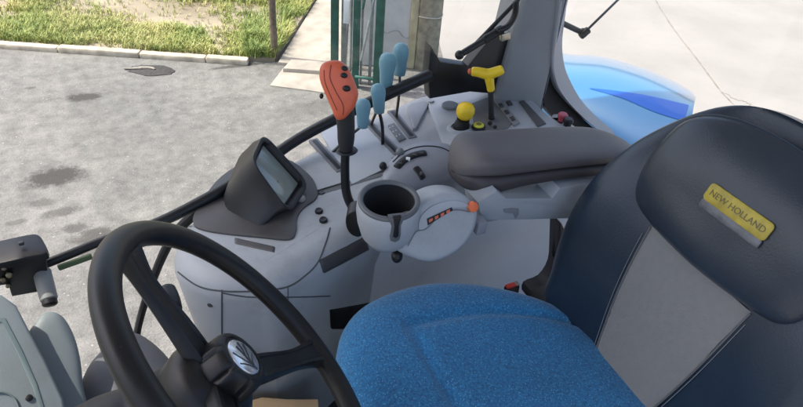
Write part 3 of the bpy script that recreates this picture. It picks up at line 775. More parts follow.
b = MB(); b.tube([DP(400, 153, .018), DP(392, 159, .006)], .002, 8); b.build('pin', BLACK, dome)
b = MB(); b.ball(DP(383, 166, .012), .0075, UP, 1.2); b.build('side_knob', BLACK, dome)

# ------------------------------------------------------------------ levers
lv = 'pale blue valve levers on the console'
def blue_lever(kx, ky, bx, by, tilt, size, label, kh):
    base = CP(bx, by, .003); top = YP(kx, ky, base)
    root = empty('valve_lever', base, label, 'lever', lv)
    s_ = pxs(top); hh = kh*s_/2
    ax = (YP(kx+tilt, ky-kh/2, base)-YP(kx-tilt, ky+kh/2, base)).normalized()
    b = MB(); low = top-ax*hh*.8
    b.tube([base-V((0, 0, .01)), base.lerp(low, .5)+V((.003, 0, 0)), low], [.0055, .0050, .0046], 10, 4, flat=.6); b.build('stem', METAL, root)
    w = size*s_/2
    b = MB(); b.revolve([(w*.30, -hh), (w*.68, -hh*.93), (w*.80, -hh*.6), (w*.86, -hh*.1), (w*1.0, hh*.35), (w*.98, hh*.65), (w*.78, hh*.88), (w*.42, hh*.985), (w*.05, hh)], top, ax, 20, .72, a=RT); b.build('knob', BLUEK, root, 60)
    return root
blue_lever(363, 114, 331, 150, .5, 15, 'pale blue lever knob nearest the orange grip, lowest of the four levers', 33)
blue_lever(378.5, 99, 383, 143, -.8, 15, 'second pale blue lever from the orange grip, with the lower knob', 33)
blue_lever(387, 71, 370, 124, 1.2, 17, 'tall pale blue lever rising behind the second lever, left of the tallest', 38)
blue_lever(400.5, 60, 396, 116, 1.0, 16, 'tallest pale blue lever, nearest the black window bracket', 35)

# orange joystick
jb = PZ(358, 214, 1.905)
joy = empty('joystick', jb, 'orange joystick grip with black buttons on a bent black stem', 'joystick')
jd = PZ(348, 150, 1.99)
def JP(x, y, o=0): return PP(x, y, jd+HD*o, HD)
b = MB(); b.tube([JP(366, 220), JP(356, 211), JP(350, 203), JP(346, 190), JP(345, 170), JP(345.5, 150), JP(346, 142)], [.0085, .0088, .0088, .0085, .0082, .0080, .0080], 14, 5); b.build('stem', METAL, joy)
b = MB(); b.tube([JP(346, 151), JP(346, 140), JP(346, 128), JP(345, 114), JP(344, 108)], [.0115, .0148, .0155, .0165, .0165], 18, 4); b.build('boot', RUBBER, joy)
b = MB(); b.revolve([(.018, -.002), (.020, 0), (.018, .003), (.011, .004)], JP(347, 151), UP, 20, .8); b.build('collar', BLACK, joy)
# grip: two shells, side by side
og = rbp([(321, 66), (328, 61), (340, 61), (349, 70), (355, 84), (358, 94), (355, 106), (350, 113), (344, 119), (337, 119), (332, 108), (325, 92), (320, 78)], 4)
gn = (-HD*.85+UP*.5).normalized(); gn = (-HD+UP*.35-RT*.1).normalized()
def GP(x, y, o=0): return PP(x, y, JP(340, 90)+gn*o, gn)
b = MB(); b.dome([GP(x, y) for x, y in og], gn, .016, 0, 2.8); b.dome([GP(x, y) for x, y in og], -gn, .018, 0, 2.8); gripo = b.build('grip', ORANGE, joy, 60)
GT = tree_of(gripo)
def ong(x, y, lift=0):
    d = ray(x, y).normalized(); h = GT.ray_cast(CAM, d)
    if h[0] is None: return GP(x, y, .01), gn
    n = h[1] if h[1].dot(d) < 0 else -h[1]
    return h[0]+n*lift, n
b = MB(); b.tube([ong(p.x, p.y, .0)[0] for p in catmull([V((x, y, 0)) for x, y in ((331, 65), (330, 78), (336, 92), (343, 105), (343, 115))], 6)], .0010, 6); b.build('seam', mat('seam_orange', (.22, .04, .02), .6), joy)
b = MB(); b.tube([ong(p.x, p.y, .0)[0] for p in catmull([V((x, y, 0)) for x, y in ((324, 70), (325, 82), (331, 97), (337, 110))], 6)], .0009, 6); b.build('seam', MATS['seam_orange'], joy)
for (x, y, r_) in ((344.5, 68.5, .0058), (344, 75.5, .0060), (346.5, 88.5, .0068)):
    p, n = ong(x, y, .001); b = MB(); b.ball(p, r_, n, .55, ell=.75, a=RT); b.build('button', BLACK, joy)
b = MB(); b.ball(GP(321.5, 96, -.004), .0050, RT, .7); b.build('side_button', BLACK, joy)

# yellow knob, T handle, small knobs
p = CP(461, 128, .010); kt = YP(465.5, 111, p); k1 = empty('push_pull_knob', p, 'round yellow knob on a ringed black collar on the console', 'knob')
s_ = pxs(p); ax = (kt-p).normalized()
b = MB(); b.revolve([(15*s_, -.006), (15*s_, .000), (13*s_, .004), (10.5*s_, .005), (10*s_, .001)], p, TOPN, 30, .8); b.build('base_ring', MATS['shoulder_grey'], k1)
b = MB(); b.revolve([(8*s_, -.002), (7.6*s_, .012), (6.6*s_, .018), (6.4*s_, .024)], p, ax, 22); b.build('collar', BLACK, k1)
b = MB(); b.revolve([(.4*s_, -8*s_), (6.2*s_, -7.6*s_), (8.4*s_, -4*s_), (9.2*s_, 0), (8.8*s_, 3.5*s_), (6.6*s_, 6.6*s_), (3.5*s_, 7.9*s_), (.2*s_, 8.2*s_)], kt, ax, 26); b.build('knob', YELLOW, k1, 60)
p = CP(478.5, 127, .017); b = MB(); s_ = pxs(p); b.revolve([(7.0*s_, -.002), (7.0*s_, .002), (5.8*s_, .004)], p, TOPN, 22); kk = empty('push_button', p, 'small round yellow green push button beside the yellow knob', 'button')
b.build('bezel', BLACK, kk)
b = MB(); b.revolve([(5.3*s_, 0), (5.3*s_, .006), (4.2*s_, .008), (.4*s_, .0085)], p, TOPN, 22); b.build('cap', mat('lime_yellow', (.62, .62, .07), .4), kk)
b = MB(); b.revolve([(2.6*s_, .0075), (2.6*s_, .0092), (1.7*s_, .0092), (1.7*s_, .0088)], p, TOPN, 18); b.build('ring_mark', mat('olive', (.2, .2, .05), .5), kk)
p = CP(490, 124, .017); b = MB()
for (dx, dy, r_) in ((0, 0, .0058), (5, 4, .0050), (3, -5, .0045)): b.ball(CP(490+dx, 123+dy, .020), r_, UP, .9)
tag(b.build('toggle_cluster', BLACK), 'cluster of small black toggles under the yellow T handle', 'switch')
p, n = CP(480.5, 147, .012), UP
b = MB(); b.ball(p, 6.8*pxs(p), UP, .7, ell=.8); b.ball(CP(484, 150, .013), 4*pxs(p), UP, .7)
tag(b.build('rotary_knob', BLACK), 'black rotary knob recessed in front of the grey armrest pad', 'knob')
# T handle
p = CP(492, 119, .012); tt = YP(489.5, 80, p); th = empty('hand_lever', p, 'yellow T shaped hand lever on a black shaft in the tray', 'lever')
def TP(x, y, o=0): return PP(x, y, p+HD*o, HD)
b = MB(); b.tube([p-V((0, 0, .01)), TP(491, 105), TP(490.5, 84)], [.0072, .0066, .0062], 14, 4); b.build('shaft', RUBBER, th)
b = MB(); b.tube([TP(491, 90), TP(490, 83), TP(488.5, 75)], [.0088, .0098, .012], 16, 3)
b.tube([TP(472.5, 71.5), TP(478, 72), TP(488, 74), TP(497, 71.5), TP(502, 69.5)], [.0102, .0112, .0125, .0118, .0105], 16, 4); b.build('handle', YELLOW, th, 60)
b = MB(); b.revolve([(.0066, 0), (.0062, .004), (.0035, .006), (.0004, .0062)], TP(470.5, 71.5), -RT, 16); b.build('end_button', ORANGE, th)
# little red and black knobs near the pillar
for (x, y, m, nm) in ((562, 116, REDK, 'small dull red knob between the pillar and armrest'), (567.5, 121, BLACK, 'small black knob just in front of the dull red knob')):
    p = CP(x, y+3, .010); r_ = 5.2*pxs(p); b = MB()
    prof = [(r_*.75, -.004), (r_*.75, .004), (r_, .005), (r_, .012), (r_*.8, .015), (r_*.1, .0155)]
    b.revolve(prof, p, UP, 9); tag(b.build('auxiliary_knob', m, sharp=20), nm, 'knob', 'small auxiliary knobs near the pillar')

# ================================================================== SEAT
SC = .43     # centre line (Y)
seat = empty('operator_seat', (.45, SC, FL), 'operator seat with speckled blue cushion and navy backrest with grey insert', 'seat')
s0, s1, hw = .212, .70, .312
def cush_pt(rho, th):
    c, s = math.cos(th), math.sin(th)
    n = 3.4 if c < 0 else 7
    k = (abs(c)**n+abs(s)**n)**(-1/n)
    return rho*k*c, rho*k*s
rows = []; NT = 128
Zt = 1.782
def ctop(u, v):
    "u -1 front .. 1 rear, v -1..1 lateral : height offset"
    z = 0
    # grooves
    g1 = math.exp(-((abs(v)-.66)/.030)**2)*(1 if u > -.36 else math.exp(-((u+.36)/.06)**2))
    g2 = math.exp(-((u+.38)/.035)**2)*(1 if abs(v) < .66 else math.exp(-((abs(v)-.66)/.05)**2))
    z -= .007*max(g1, g2)
    z += .016*max(0, abs(v)-.66)/.34*(1 if u > -.3 else max(0, 1+(u+.3)*2)) if abs(v) > .66 else 0
    z -= .010*(u+.2)          # slopes back
    z += .006*math.exp(-((u+.62)/.25)**2)
    z += .003*noise.noise(V((u*2.2, v*2.2, 1)))
    return z
for k in range(0, 44):
    rho = 1-(k/43)**1.35*.999 if k else 1
    rows_k = []
    for j in range(NT):
        th = j*2*math.pi/NT; u, v = cush_pt(rho, th)
        D = .055; e = max(0, 1-rho**7)**(1/2.3)
        z = Zt-D+D*e+ctop(u, v)*e
        wf = 1.05-(.60*((u+.2)/1.2)**2 if u > -.2 else 0)
        rows_k.append(V(((s0+s1)/2+u*(s1-s0)/2, SC+v*hw*(wf if v > 0 else max(wf, .92)), z)))
    rows.append(rows_k)
low = [[V((p.x*.985+.0067, SC+(p.y-SC)*(1-.012*k), p.z-.022*k)) for p in rows[0]] for k in (5, 4, 3, 2, 1)]
b = MB(); b.grid(low+rows, True, True, True); cu = b.build('cushion', FABRIC, seat, 80)
# suspension base
b = MB(); b.box((.47, SC, 1.45), (1, 0, 0), (0, 1, 0), .20, .20, .20, .03); b.build('suspension_base', BLACK, seat)
b = MB(); b.box((.50, SC, 1.67), (1, 0, 0), (0, 1, 0), .22, .225, .035, .02); b.build('seat_pan', BLACK, seat)

RC = R(17)
BU = V((math.sin(RC), 0, math.cos(RC))); BN = V((-math.cos(RC), 0, math.sin(RC))); BO = V((.655, SC, 1.765))
def BPt(a, bb, d): return BO+V((0, 1, 0))*a+BU*bb+BN*d
def hwid(bb):
    pts = [(-.03, .215), (.5, .2)]
    for (x0, y0), (x1, y1) in zip(pts, pts[1:]):
        if bb <= x1: t = (bb-x0)/(x1-x0); return y0+(y1-y0)*max(0, t)
    return .05
def front(a, bb):
    w = .238
    d = -.004+.034*min(1, max(0, (abs(a)-.075)/.13))**1.3
    d += .012*math.sin(max(0, min(1, bb/.4))*math.pi)
    d -= .03*max(0, (bb-.2)/.25)**2
    return d
# main shell as closed pillow from polar rings
bo = catmull([V((a, bb, 0)) for a, bb in ((-.20, -.03), (0, -.035), (.20, -.03), (.236, .04), (.256, .14), (.254, .23), (.232, .31), (.192, .38), (.145, .435), (.08, .468), (0, .476), (-.08, .468), (-.145, .435), (-.192, .38), (-.232, .31), (-.254, .23), (-.256, .14), (-.236, .04))], 6, True)
cen = V((0, .17, 0))
rows = [[BPt((cen.x+(p.x-cen.x)*.9), cen.y+(p.y-cen.y)*.9, -.09) for p in bo], [BPt(p.x, p.y, -.065) for p in bo]]
for k in range(0, 30):
    rho = 1-(k/29)**1.4*.998; e = max(0, 1-rho**9)**(1/2.4)
    rows.append([BPt(cen.x+(p.x-cen.x)*rho, cen.y+(p.y-cen.y)*rho, -.035+(.035+front(cen.x+(p.x-cen.x)*rho, cen.y+(p.y-cen.y)*rho))*e) for p in bo])
rows = rows[:2]+[[p+BN*(.0035*noise.noise(p*9)+.0008*noise.noise(p*22)) for p in q] for q in rows[2:]]
b = MB(); b.grid(rows, True, True, True); bko = b.build('backrest', NAVY, seat, 80)
# grey insert, follows the same surface
def insw(bb): return .068+.030*(bb/.23)+.004*math.sin(bb*14)
rows = []
for i in range(15):
    bb = -.02+i/14*.262; w = insw(bb)
    r_ = []
    for j in range(17):
        t = -1+j/8; a = w*t; e = max(0, 1-abs(t)**8)
        r_.append(BPt(a, bb, front(a, bb)+.0005+.0045*e))
    rows.append(r_)
b = MB(); b.grid(rows); b.build('backrest_insert', INSERT, seat, 80)
for sg in (-1, 1):
    b = MB(); b.tube([BPt(sg*insw(bb), bb, front(insw(bb), bb)+.0016) for bb in [-.02+i*.26/20 for i in range(21)]], .0016, 6)
    b.build('piping', mat('piping_grey', (.10, .10, .10), .7), seat)
for sg in (-1, 1):
    sb = MB(); sb.tube([BPt(sg*(insw(b0)+.006), b0, front(insw(b0)+.006, b0)+.0016+.0005*(k_ % 2)) for k_, b0 in enumerate([i*.004 for i in range(57)])], .0006, 5, round_end=False)
    sb.build('stitching', mat('thread_grey', (.16, .17, .18), .8), seat)
# head pad
ho = catmull([V((a, bb, 0)) for a, bb in ((-.105, .247), (0, .240), (.105, .247), (.148, .265), (.163, .308), (.161, .360), (.142, .412), (.085, .441), (0, .450), (-.085, .441), (-.142, .412), (-.161, .360), (-.163, .308), (-.148, .265))], 6, True)
hc = V((0, .35, 0)); rows = [[BPt(p.x, p.y, -.012) for p in ho]]
for k in range(0, 24):
    rho = 1-(k/23)**1.4*.998; e = max(0, 1-rho**6)**(1/2.2)
    rows.append([BPt(hc.x+(p.x-hc.x)*rho, hc.y+(p.y-hc.y)*rho, .006+.040*e-.02*max(0, (hc.y+(p.y-hc.y)*rho-.33)/.1)**2*e) for p in ho])
rows = rows[:1]+[[p+BN*(.004*noise.noise(p*10)+.0008*noise.noise(p*22)) for p in q] for q in rows[1:]]
b = MB(); b.grid(rows, True, True, True); hp = b.build('head_pad', NAVY2, seat, 80)
b = MB(); b.tube([BPt(p.x, p.y, .007) for p in ho]+[BPt(ho[0].x, ho[0].y, .007)], .003, 8); b.build('head_pad_piping', NAVY, seat)
# label on head pad
HT = tree_of(hp)
def onh(x, y, lift=0):
    d = ray(x, y).normalized(); h = HT.ray_cast(CAM, d)
    if h[0] is None: return BPt(0, .3, .05), BN
    n = h[1] if h[1].dot(d) < 0 else -h[1]
    return h[0]+n*lift, n
lc, ln_ = onh(737.5, 211); lx = (onh(768, 233)[0]-onh(708, 190)[0]).normalized(); ly = ln_.cross(lx).normalized()
lw_ = (onh(769, 233)[0]-onh(706, 190)[0]).length/2; lh_ = .0135
b = MB(); b.box(lc+ln_*.0005, lx, ly, lw_, lh_, .0016, .006); b.build('label', LABELY, seat)
text_mesh('label_text', 'NEW HOLLAND', .0125, lc+ln_*.0023, lx, ly, LABELD, seat)
b = MB(); b.box(lc-ly*(lh_+.005)+ln_*.0002, lx, ly, lw_*.97, .0065, .0011, .003); b.build('label_film', FILM, seat)

# seat belt bits and side hinge
bk = empty('belt_buckle', PZ(512, 290, 1.74), 'black seat belt buckle with red release, beside the blue cushion', 'buckle')
p = PZ(512, 292, 1.775); c0 = PL(512, 286, .752); bx_ = (PZ(521, 284, 1.80)-PZ(502, 290, 1.80)).normalized()
upb = (UP+V((0, .1, 0))).normalized()
b = MB(); b.box(c0-upb*.03, bx_, upb.cross(bx_), .016, .008, .032, .004); b.build('body', BLACK, bk)
b = MB(); b.box(c0+upb*.0015-bx_*.003, bx_, upb.cross(bx_), .0115, .006, .0035, .002); b.build('release_button', mat('buckle_red', (.65, .05, .035), .35), bk)
b = MB(); b.box(c0+upb*.002+bx_*.011, bx_, upb.cross(bx_), .0045, .006, .003, .0015); b.build('latch', STEEL, bk)

hg = empty('seat_hinge', PL(556, 260, .735), 'black curved hinge bracket and strap behind the blue cushion', 'bracket')
b = MB(); b.tube([PL(556, 222, .735), PL(555, 240, .735), PL(553, 255, .735)], [.006, .0065, .006], 8, 4, flat=.6); b.build('strap', BLACK, hg)
b = MB(); b.prism([PL(x, y, .72) for x, y in rbp([(560, 222), (568, 240), (566, 275), (556, 300), (532, 302), (531, 291), (546, 284), (556, 268), (558, 245)], 3)], V((0, -1, 0)), .03, .004); b.build('bracket', mat('bracket_dark', (.035, .035, .036), .6, bump=.2), hg)

# ================================================================== ARMREST
arr = empty('armrest', V((.6, .77, 1.85)), 'grey brown padded armrest on a light grey arm beside the seat', 'armrest')
# pad: superelliptic loft along X
secs = [(.405, .010, .012, -.012), (.411, .030, .024, -.008), (.422, .045, .034, -.003), (.44, .054, .042, 0), (.47, .058, .041, .001), (.52, .060, .034, .006), (.60, .060, .030, .010), (.70, .058, .028, .011), (.75, .050, .025, .009), (.79, .030, .018, .004), (.805, .010, .008, .0)]
q = catmull([V(s_) for s_ in secs], 4)
def shell(name, m, hk, dzk, wk, n):
    rows = []
    for sx, w, h, dz in q:
        ring = []
        for k in range(40):
            a = k*2*math.pi/40; c, s_ = math.cos(a), math.sin(a)
            kk_ = (abs(c)**n+abs(s_)**n)**(-1/n); ring.append(V((sx+.093, .790-.05*(sx-.4)+w*wk*kk_*c, 1.992+dz-.10*max(0, sx-.42)+h*(dzk+hk*kk_*s_))))
        rows.append(ring)
    b = MB(); b.grid(rows, True, True, True); return b.build(name, m, arr, 70)
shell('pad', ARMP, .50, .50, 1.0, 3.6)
shell('pad_lower_half', mat('armrest_shaded_vinyl', (.052, .046, .046), .5, bump=.25, bscale=500, var=.08, vscale=10), .56, -.42, .97, 3.0)  # lower half of the pad, shade put into its darker colour
ARX = [(478, 203), (488, 196), (497.5, 191), (507, 198.5), (552, 198.5), (560, 188), (584, 184), (640, 184), (640, 215), (571, 219), (517, 220.5), (481.5, 220.5)]
b = MB(); b.prism([PL(x, y, .715) for x, y in ARX], V((0, -1, 0)), .05, .004); b.build('arm', GREY2, arr)
b = MB(); b.prism([PL(x, y, .712) for x, y in ((504, 210), (512, 209), (519, 209.5), (519, 214), (516, 219), (514, 214), (505, 213))], V((0, -1, 0)), .004, .001); b.build('latch', mat('latch_grey', (.20, .21, .22), .5), arr)

# cup holder pod
pod = empty('cup_holder_console', PZ(389, 215, 1.92), 'pale grey armrest pod with round cup holder and orange dial', 'cup holder')
cc = PZ(389, 201, 2.005); s_ = pxs(cc); ro = 31.5*s_; ri = 25.5*s_
cax = (UP-HD*.06).normalized()
# body with notch: swept profile, skipping the notch arc at top
prof = [(ro*.30, -.092), (ro*.62, -.084), (ro*.86, -.066), (ro*.99, -.040), (ro*1.04, -.018), (ro*1.02, -.004), (ro*.985, 0)]
b = MB(); b.revolve(prof, cc, cax, 48, cap=True)
b.f.pop()     # open top
b.revolve([(ro*.985, 0), (ri*1.04, -.0005)], cc, cax, 48, cap=False); b.build('cup_body', GREY2, pod, 60)
RIMM = mat('cup_rim_grey', (.10, .105, .11), .4, bump=.1)
b = MB(); b.revolve([(ro*.985, -.002), (ro*1.0, .002), (ro*.97, .005), (ro*.9, .006), (ri*1.02, .004), (ri, -.002), (ri*.98, -.01)], cc, cax, 48, cap=False); b.build('cup_rim', RIMM, pod, 70)
b = MB(); b.revolve([(ri*.995, .001), (ri*.93, -.04), (ri*.88, -.07), (.001, -.071)], cc, cax, 40, cap=False); b.build('cup_lining', RUBBER, pod)
# notch
n0 = (-HD*.95+RT*.30).normalized(); side = cax.cross(n0).normalized()
nc = cc+n0*ro*.985
b = MB(); b.prism([nc+side*x_+UP*z_ + n0*.003 for x_, z_ in ((-.0125, .006), (.0125, .006), (.010, -.002), (.0075, -.010), (.0085, -.030), (.0070, -.039), (0, -.043), (-.0070, -.039), (-.0085, -.030), (-.0075, -.010), (-.010, -.002))], n0, .012, .002); b.build('notch_trim', RIMM, pod)
b = MB(); b.prism([nc+side*x_+UP*z_ + n0*.0042 for x_, z_ in ((-.0062, .0085), (.0062, .0085), (.0035, -.010), (.0045, -.029), (0, -.033), (-.0045, -.029), (-.0035, -.010))], n0, .006, .001); b.build('notch_opening', BLACK, pod)
# right lobe
lobe = rbp([(400, 240), (407, 222), (417, 208), (428, 199), (445, 193.5), (463, 195), (474, 203), (479, 215), (476, 231), (466, 246), (450, 258), (430, 263.5), (410, 258), (396, 250)], 4)
ly0 = cc.y-.028
ln2 = (V((0, -1, 0))+UP*.38+V((-.12, 0, 0))).normalized(); lo0 = PL(438, 228, ly0)
def LP(x, y, o=0): return PP(x, y, lo0+ln2*o, ln2)
b = MB(); b.prism([LP(x, y) for x, y in lobe], ln2, .055, .0115, 5); lob = b.build('lobe', GREY2, pod, 60)
b = MB(); up_l = [(419, 222), (424, 213), (435, 205), (450, 201), (463, 202), (470, 207), (458, 208), (444, 212), (434, 219), (427, 228), (420, 232)]
b.prism([LP(x, y, .0028) for x, y in rbp(up_l, 4)], ln2, .006, .0015); b.build('scale_panel', mat('scale_grey', (.36, .38, .40), .45), pod)
b = MB(); b.prism([LP(x, y, .0042) for x, y in ((427, 219), (452, 207.5), (453, 210.5), (443, 216), (428, 225.5))], ln2, .003, .0006); b.build('scale_strip', BLACK, pod)
for k in range(4):
    x0, y0 = 429+k*5.8, 219.8-k*2.9
    b = MB(); b.prism([LP(x, y, .0052) for x, y in ((x0, y0), (x0+3.6, y0-1.8), (x0+3.8, y0+.8), (x0+.4, y0+3.0))], ln2, .001, .0003); b.build('scale_mark', mat('scale_orange', (.62, .14, .07), .5), pod)
b = MB(); b.tube([LP(x, y, .0032) for x, y in ((408, 246), (416, 232), (426, 229), (440, 216), (455, 210), (470, 212))], .0009, 6, 4); b.build('groove', mat('groove_grey', (.15, .16, .17), .6), pod)
b = MB(); pk = LP(472.5, 206.5, .002); b.revolve([(.0088, -.004), (.0092, .004), (.0078, .007), (.003, .008)], pk, ln2, 8); b.build('dial', mat('dial_orange', (.70, .14, .04), .4), pod, 25)
b = MB(); b.ball(LP(397, 256, -.022), .0120, RT, .8); b.build('clamp_knob', BLACK, pod)
b = MB(); b.box(LP(479, 225, -.035), (1, 0, 0), UP, .010, .014, .012, .004); b.build('hinge_block', mat('hinge_grey', (.24, .25, .27), .5), pod)
b = MB(); b.prism([PP(x, y, cc+HD*.03-UP*.04, HD) for x, y in rbp([(346, 217), (352, 212), (362, 213), (362, 236), (352, 236), (346, 228)], 3)], -HD, .03, .004); b.build('bracket', BLACK, pod)

# ================================================================== STEERING WHEEL
WT = .885; WN = V((math.sin(WT), 0, math.cos(WT))); WC = V((.0705, .488, 1.996)); WR = .20
WA = V((0, 1, 0)); WB = WN.cross(WA)
sw = empty('steering_wheel', WC-WN*.12, 'black three spoke steering wheel with silver emblem on its hub', 'steering wheel')
def WP(x, y, o=0): return PP(x, y, WC+WN*o, WN)
rows = []
for i in range(120):
    a = i*2*math.pi/120; rad = WA*math.cos(a)+WB*math.sin(a); c = WC+rad*WR
    rows.append([c+(rad*math.cos(k*2*math.pi/20)*.0160+WN*math.sin(k*2*math.pi/20)*.0145) for k in range(20)])
rows.append(rows[0]); b = MB(); b.grid(rows, True); b.build('rim', WHEELM, sw, 80)
# hub lies a little below the rim plane
HC = WP(245, 355.5, .0025)-WN*.0400
def spoke(px, w0, w1):
    e = WP(*px); dr = (e-WC).normalized(); e = WC+dr*(WR-.006)
    a0 = HC-WN*.008; d = (e-a0).normalized(); LL = (e-a0).length
    pts = [a0+d*LL*.12, a0+d*LL*.40, a0+d*LL*.72-WN*.003, e-d*.016-WN*.001, e+dr*.004]
    side = WN.cross(d).normalized(); rows = []
    ws = [w0, w0*.92, w0*.72, w1, w1*1.45]; ths = [.012, .010, .008, .010, .012]
    Q = catmull([V((*p, w)) for p, w in zip(pts, ws)], 6); T = catmull([V((t, 0, 0)) for t in ths], 6)
    for qq, t in zip(Q, T):
        p = V(qq[:3]); w = qq[3]; t = t.x
        rows.append([p+side*w*x_+WN*t*z_ for x_, z_ in ((-1, -.6), (-1, .5), (-.86, .95), (-.6, 1), (-.5, .82), (.5, .82), (.6, 1), (.86, .95), (1, .5), (1, -.6), (.7, -1), (-.7, -1))])
    b = MB(); b.grid(rows, True, True, True); b.build('spoke', WHEELM, sw, 40)
spoke((140, 262), .021, .021)
spoke((330, 350), .021, .019)
spoke((250, 520), .020, .020)
b = MB(); b.revolve([(.030, -.06), (.052, -.045), (.058, -.02), (.056, -.004), (.046, .006), (.034, .010)], HC, WN, 40); b.build('hub', WHEELM, sw, 60)
# fluted hub knob and emblem
rows = []
for (r_, h_, fl) in ((.036, .004, 0), (.037, .008, .6), (.0365, .016, 1), (.0355, .028, 1), (.034, .034, .6), (.0315, .0375, 0), (.027, .0385, 0), (.0262, .0365, 0), (.001, .0365, 0)):
    rows.append([HC+WN*h_+(WA*math.cos(a)+WB*math.sin(a))*(r_*1.09-.0042*fl*max(0, math.cos(a*8))**7) for a in [k*2*math.pi/160 for k in range(160)]])
b = MB(); b.grid(rows, True, True, True); b.build('hub_knob', BLACK, sw, 50)
EC = HC+WN*.0372
b = MB(); b.revolve([(.0245, -.002), (.0245, .0008), (.0235, .0018), (.001, .0021)], EC, WN, 40); em = b.build('emblem', CHROME, sw, 60)
EMD = mat('emblem_line', (.035, .04, .045), .4)
ex = (WP(262, 385)-WP(228, 345)).normalized(); ex = ex-WN*ex.dot(WN); ex.normalize(); ey = WN.cross(ex)
def eline(pts, w=.0011):
    b = MB(); b.tube([EC+ex*x_*.0245+ey*y_*.0245+WN*.0021 for x_, y_ in pts], w, 6, 4, flat=.5); return b.build('emblem_stroke', EMD, em)
eline([(.88, .1), (.4, .02), (-.1, .0), (-.6, -.05)], .0016)
eline([(-.5, .68), (-.2, .5), (.2, .2), (.5, .02)], .0013)
eline([(-.72, .3), (-.35, .25), (-.05, .12), (.2, .0)], .0012)
eline([(.1, .82), (.25, .5), (.48, .2), (.7, .08)], .0012)
eline([(-.45, -.7), (-.15, -.5), (.2, -.25), (.5, -.02)], .0013)
eline([(.15, -.82), (.3, -.5), (.5, -.2), (.7, .0)], .0012)
# column and shroud
col = empty('steering_column', HC-WN*.3, 'dark grey steering column shroud with stalk under the wheel', 'steering column')
b = MB(); cbase = V((-.13, .49, FL))
b.tube([HC-WN*.05, HC-WN*.10, HC-WN*.19+V((-.02, 0, 0)), V((-.20, .49, 1.62)), V((-.24, .49, FL))], [.048, .062, .080, .11, .13], 24, 6, flat=1.0); b.build('shroud', SHROUD, col, 70)
b = MB(); b.tube([HC-WN*.055, HC-WN*.075], .056, 28); b.build('collar', BLACK, col)
# stalk
st0 = PP(178, 350, WC-WN*.09, WN); 
def KP(x, y, o=-.085): return PP(x, y, WC+WN*o, WN)
stk = empty('column_stalk', KP(185, 345), 'black indicator stalk with white symbols behind the wheel spoke', 'stalk')
b = MB(); b.tube([KP(200, 372), KP(185, 345), KP(175, 318), KP(171, 303)], [.010, .0105, .0115, .0115], 14, 4); b.build('arm', DKGREY, stk)
b = MB(); b.tube([KP(172.5, 310), KP(170, 300), KP(167, 290)], [.0130, .0135, .012], 16, 3); b.build('tip', BLACK, stk)
for (x, y) in ((177, 318), (180, 321), (180, 329), (181, 334)):
    b = MB(); b.box(KP(x, y, -.0725), RT, HD, .0016, .0009, .0008, .0003); b.build('symbol', PRINT, stk)

# dark cowl between the column and left cowling
dk = empty('footwell_cover', PZ(125, 390, 1.55), 'dark grey moulded cover below the wheel at the left', 'cover')
b = MB(); b.dome([PZ(x, y, 1.62) for x, y in rbp([(86, 372), (105, 350), (128, 336), (150, 345), (175, 372), (200, 420), (150, 460), (80, 450), (74, 410)], 4)], (UP+V((.3, -.3, 0))).normalized(), .05, .25, 2.6); b.build('shell', mat('cover_dark', (.075, .078, .085), .5, bump=.2, bscale=800, var=.08), dk, 70)

# left cowling : pale green grey dash with black box
cw = empty('dash_cowling', PZ(40, 400, 1.5), 'pale green grey dash cowling at the bottom left', 'dash cowling')
cn_ = (UP*.75+V((.35, -.45, 0))).normalized(); c_0 = PZ(25, 350, 1.80)
def WL(x, y, o=0): return PP(x, y, c_0+cn_*o, cn_)
b = MB(); b.dome([WL(x, y, -.05) for x, y in rbp([(30, 330), (44, 314), (60, 316), (72, 334), (79, 358), (82, 385), (84, 430), (20, 440), (0, 380)], 5)], cn_, .02, .35, 3.4); b.build('rounded_cover', COWL, cw, 70)
b = MB(); b.prism([WL(x, y, .0) for x, y in ((-60, 292), (2, 294), (17, 305), (30, 330), (46, 360), (64, 398), (72, 440), (-60, 470))], cn_, .06, .006, 3); b.build('sloping_panel', COWL, cw, 50)
b = MB(); b.prism([WL(x, y, .0015) for x, y in ((-40, 318), (5, 318), (22, 350), (37, 384), (48, 420), (44, 422), (33, 388), (18, 354), (2, 322), (-40, 322))], cn_, .003, .0006); b.build('panel_groove', mat('groove_green', (.12, .16, .16), .6), cw)
p = WL(29, 398, .001); b = MB(); b.revolve([(.005, 0), (.005, .002), (.003, .003)], p, cn_, 18); b.build('screw_cap', BLACK, cw)
b = MB(); b.tube([WL(x, y, .002) for x, y in ((-20, 398), (0, 392), (14, 398), (20, 412))], .0012, 6, 5); b.build('trim_line', mat('trim_dark', (.10, .13, .13), .5), cw)

bx = empty('relay_box', PZ(25, 280, 1.80), 'open black box with brass fittings and grey cylinder on the window rail', 'box')
bd = PZ(25, 262, 1.845)
def XP(x, y, o=0): return PP(x, y, bd-HD*o, HD)
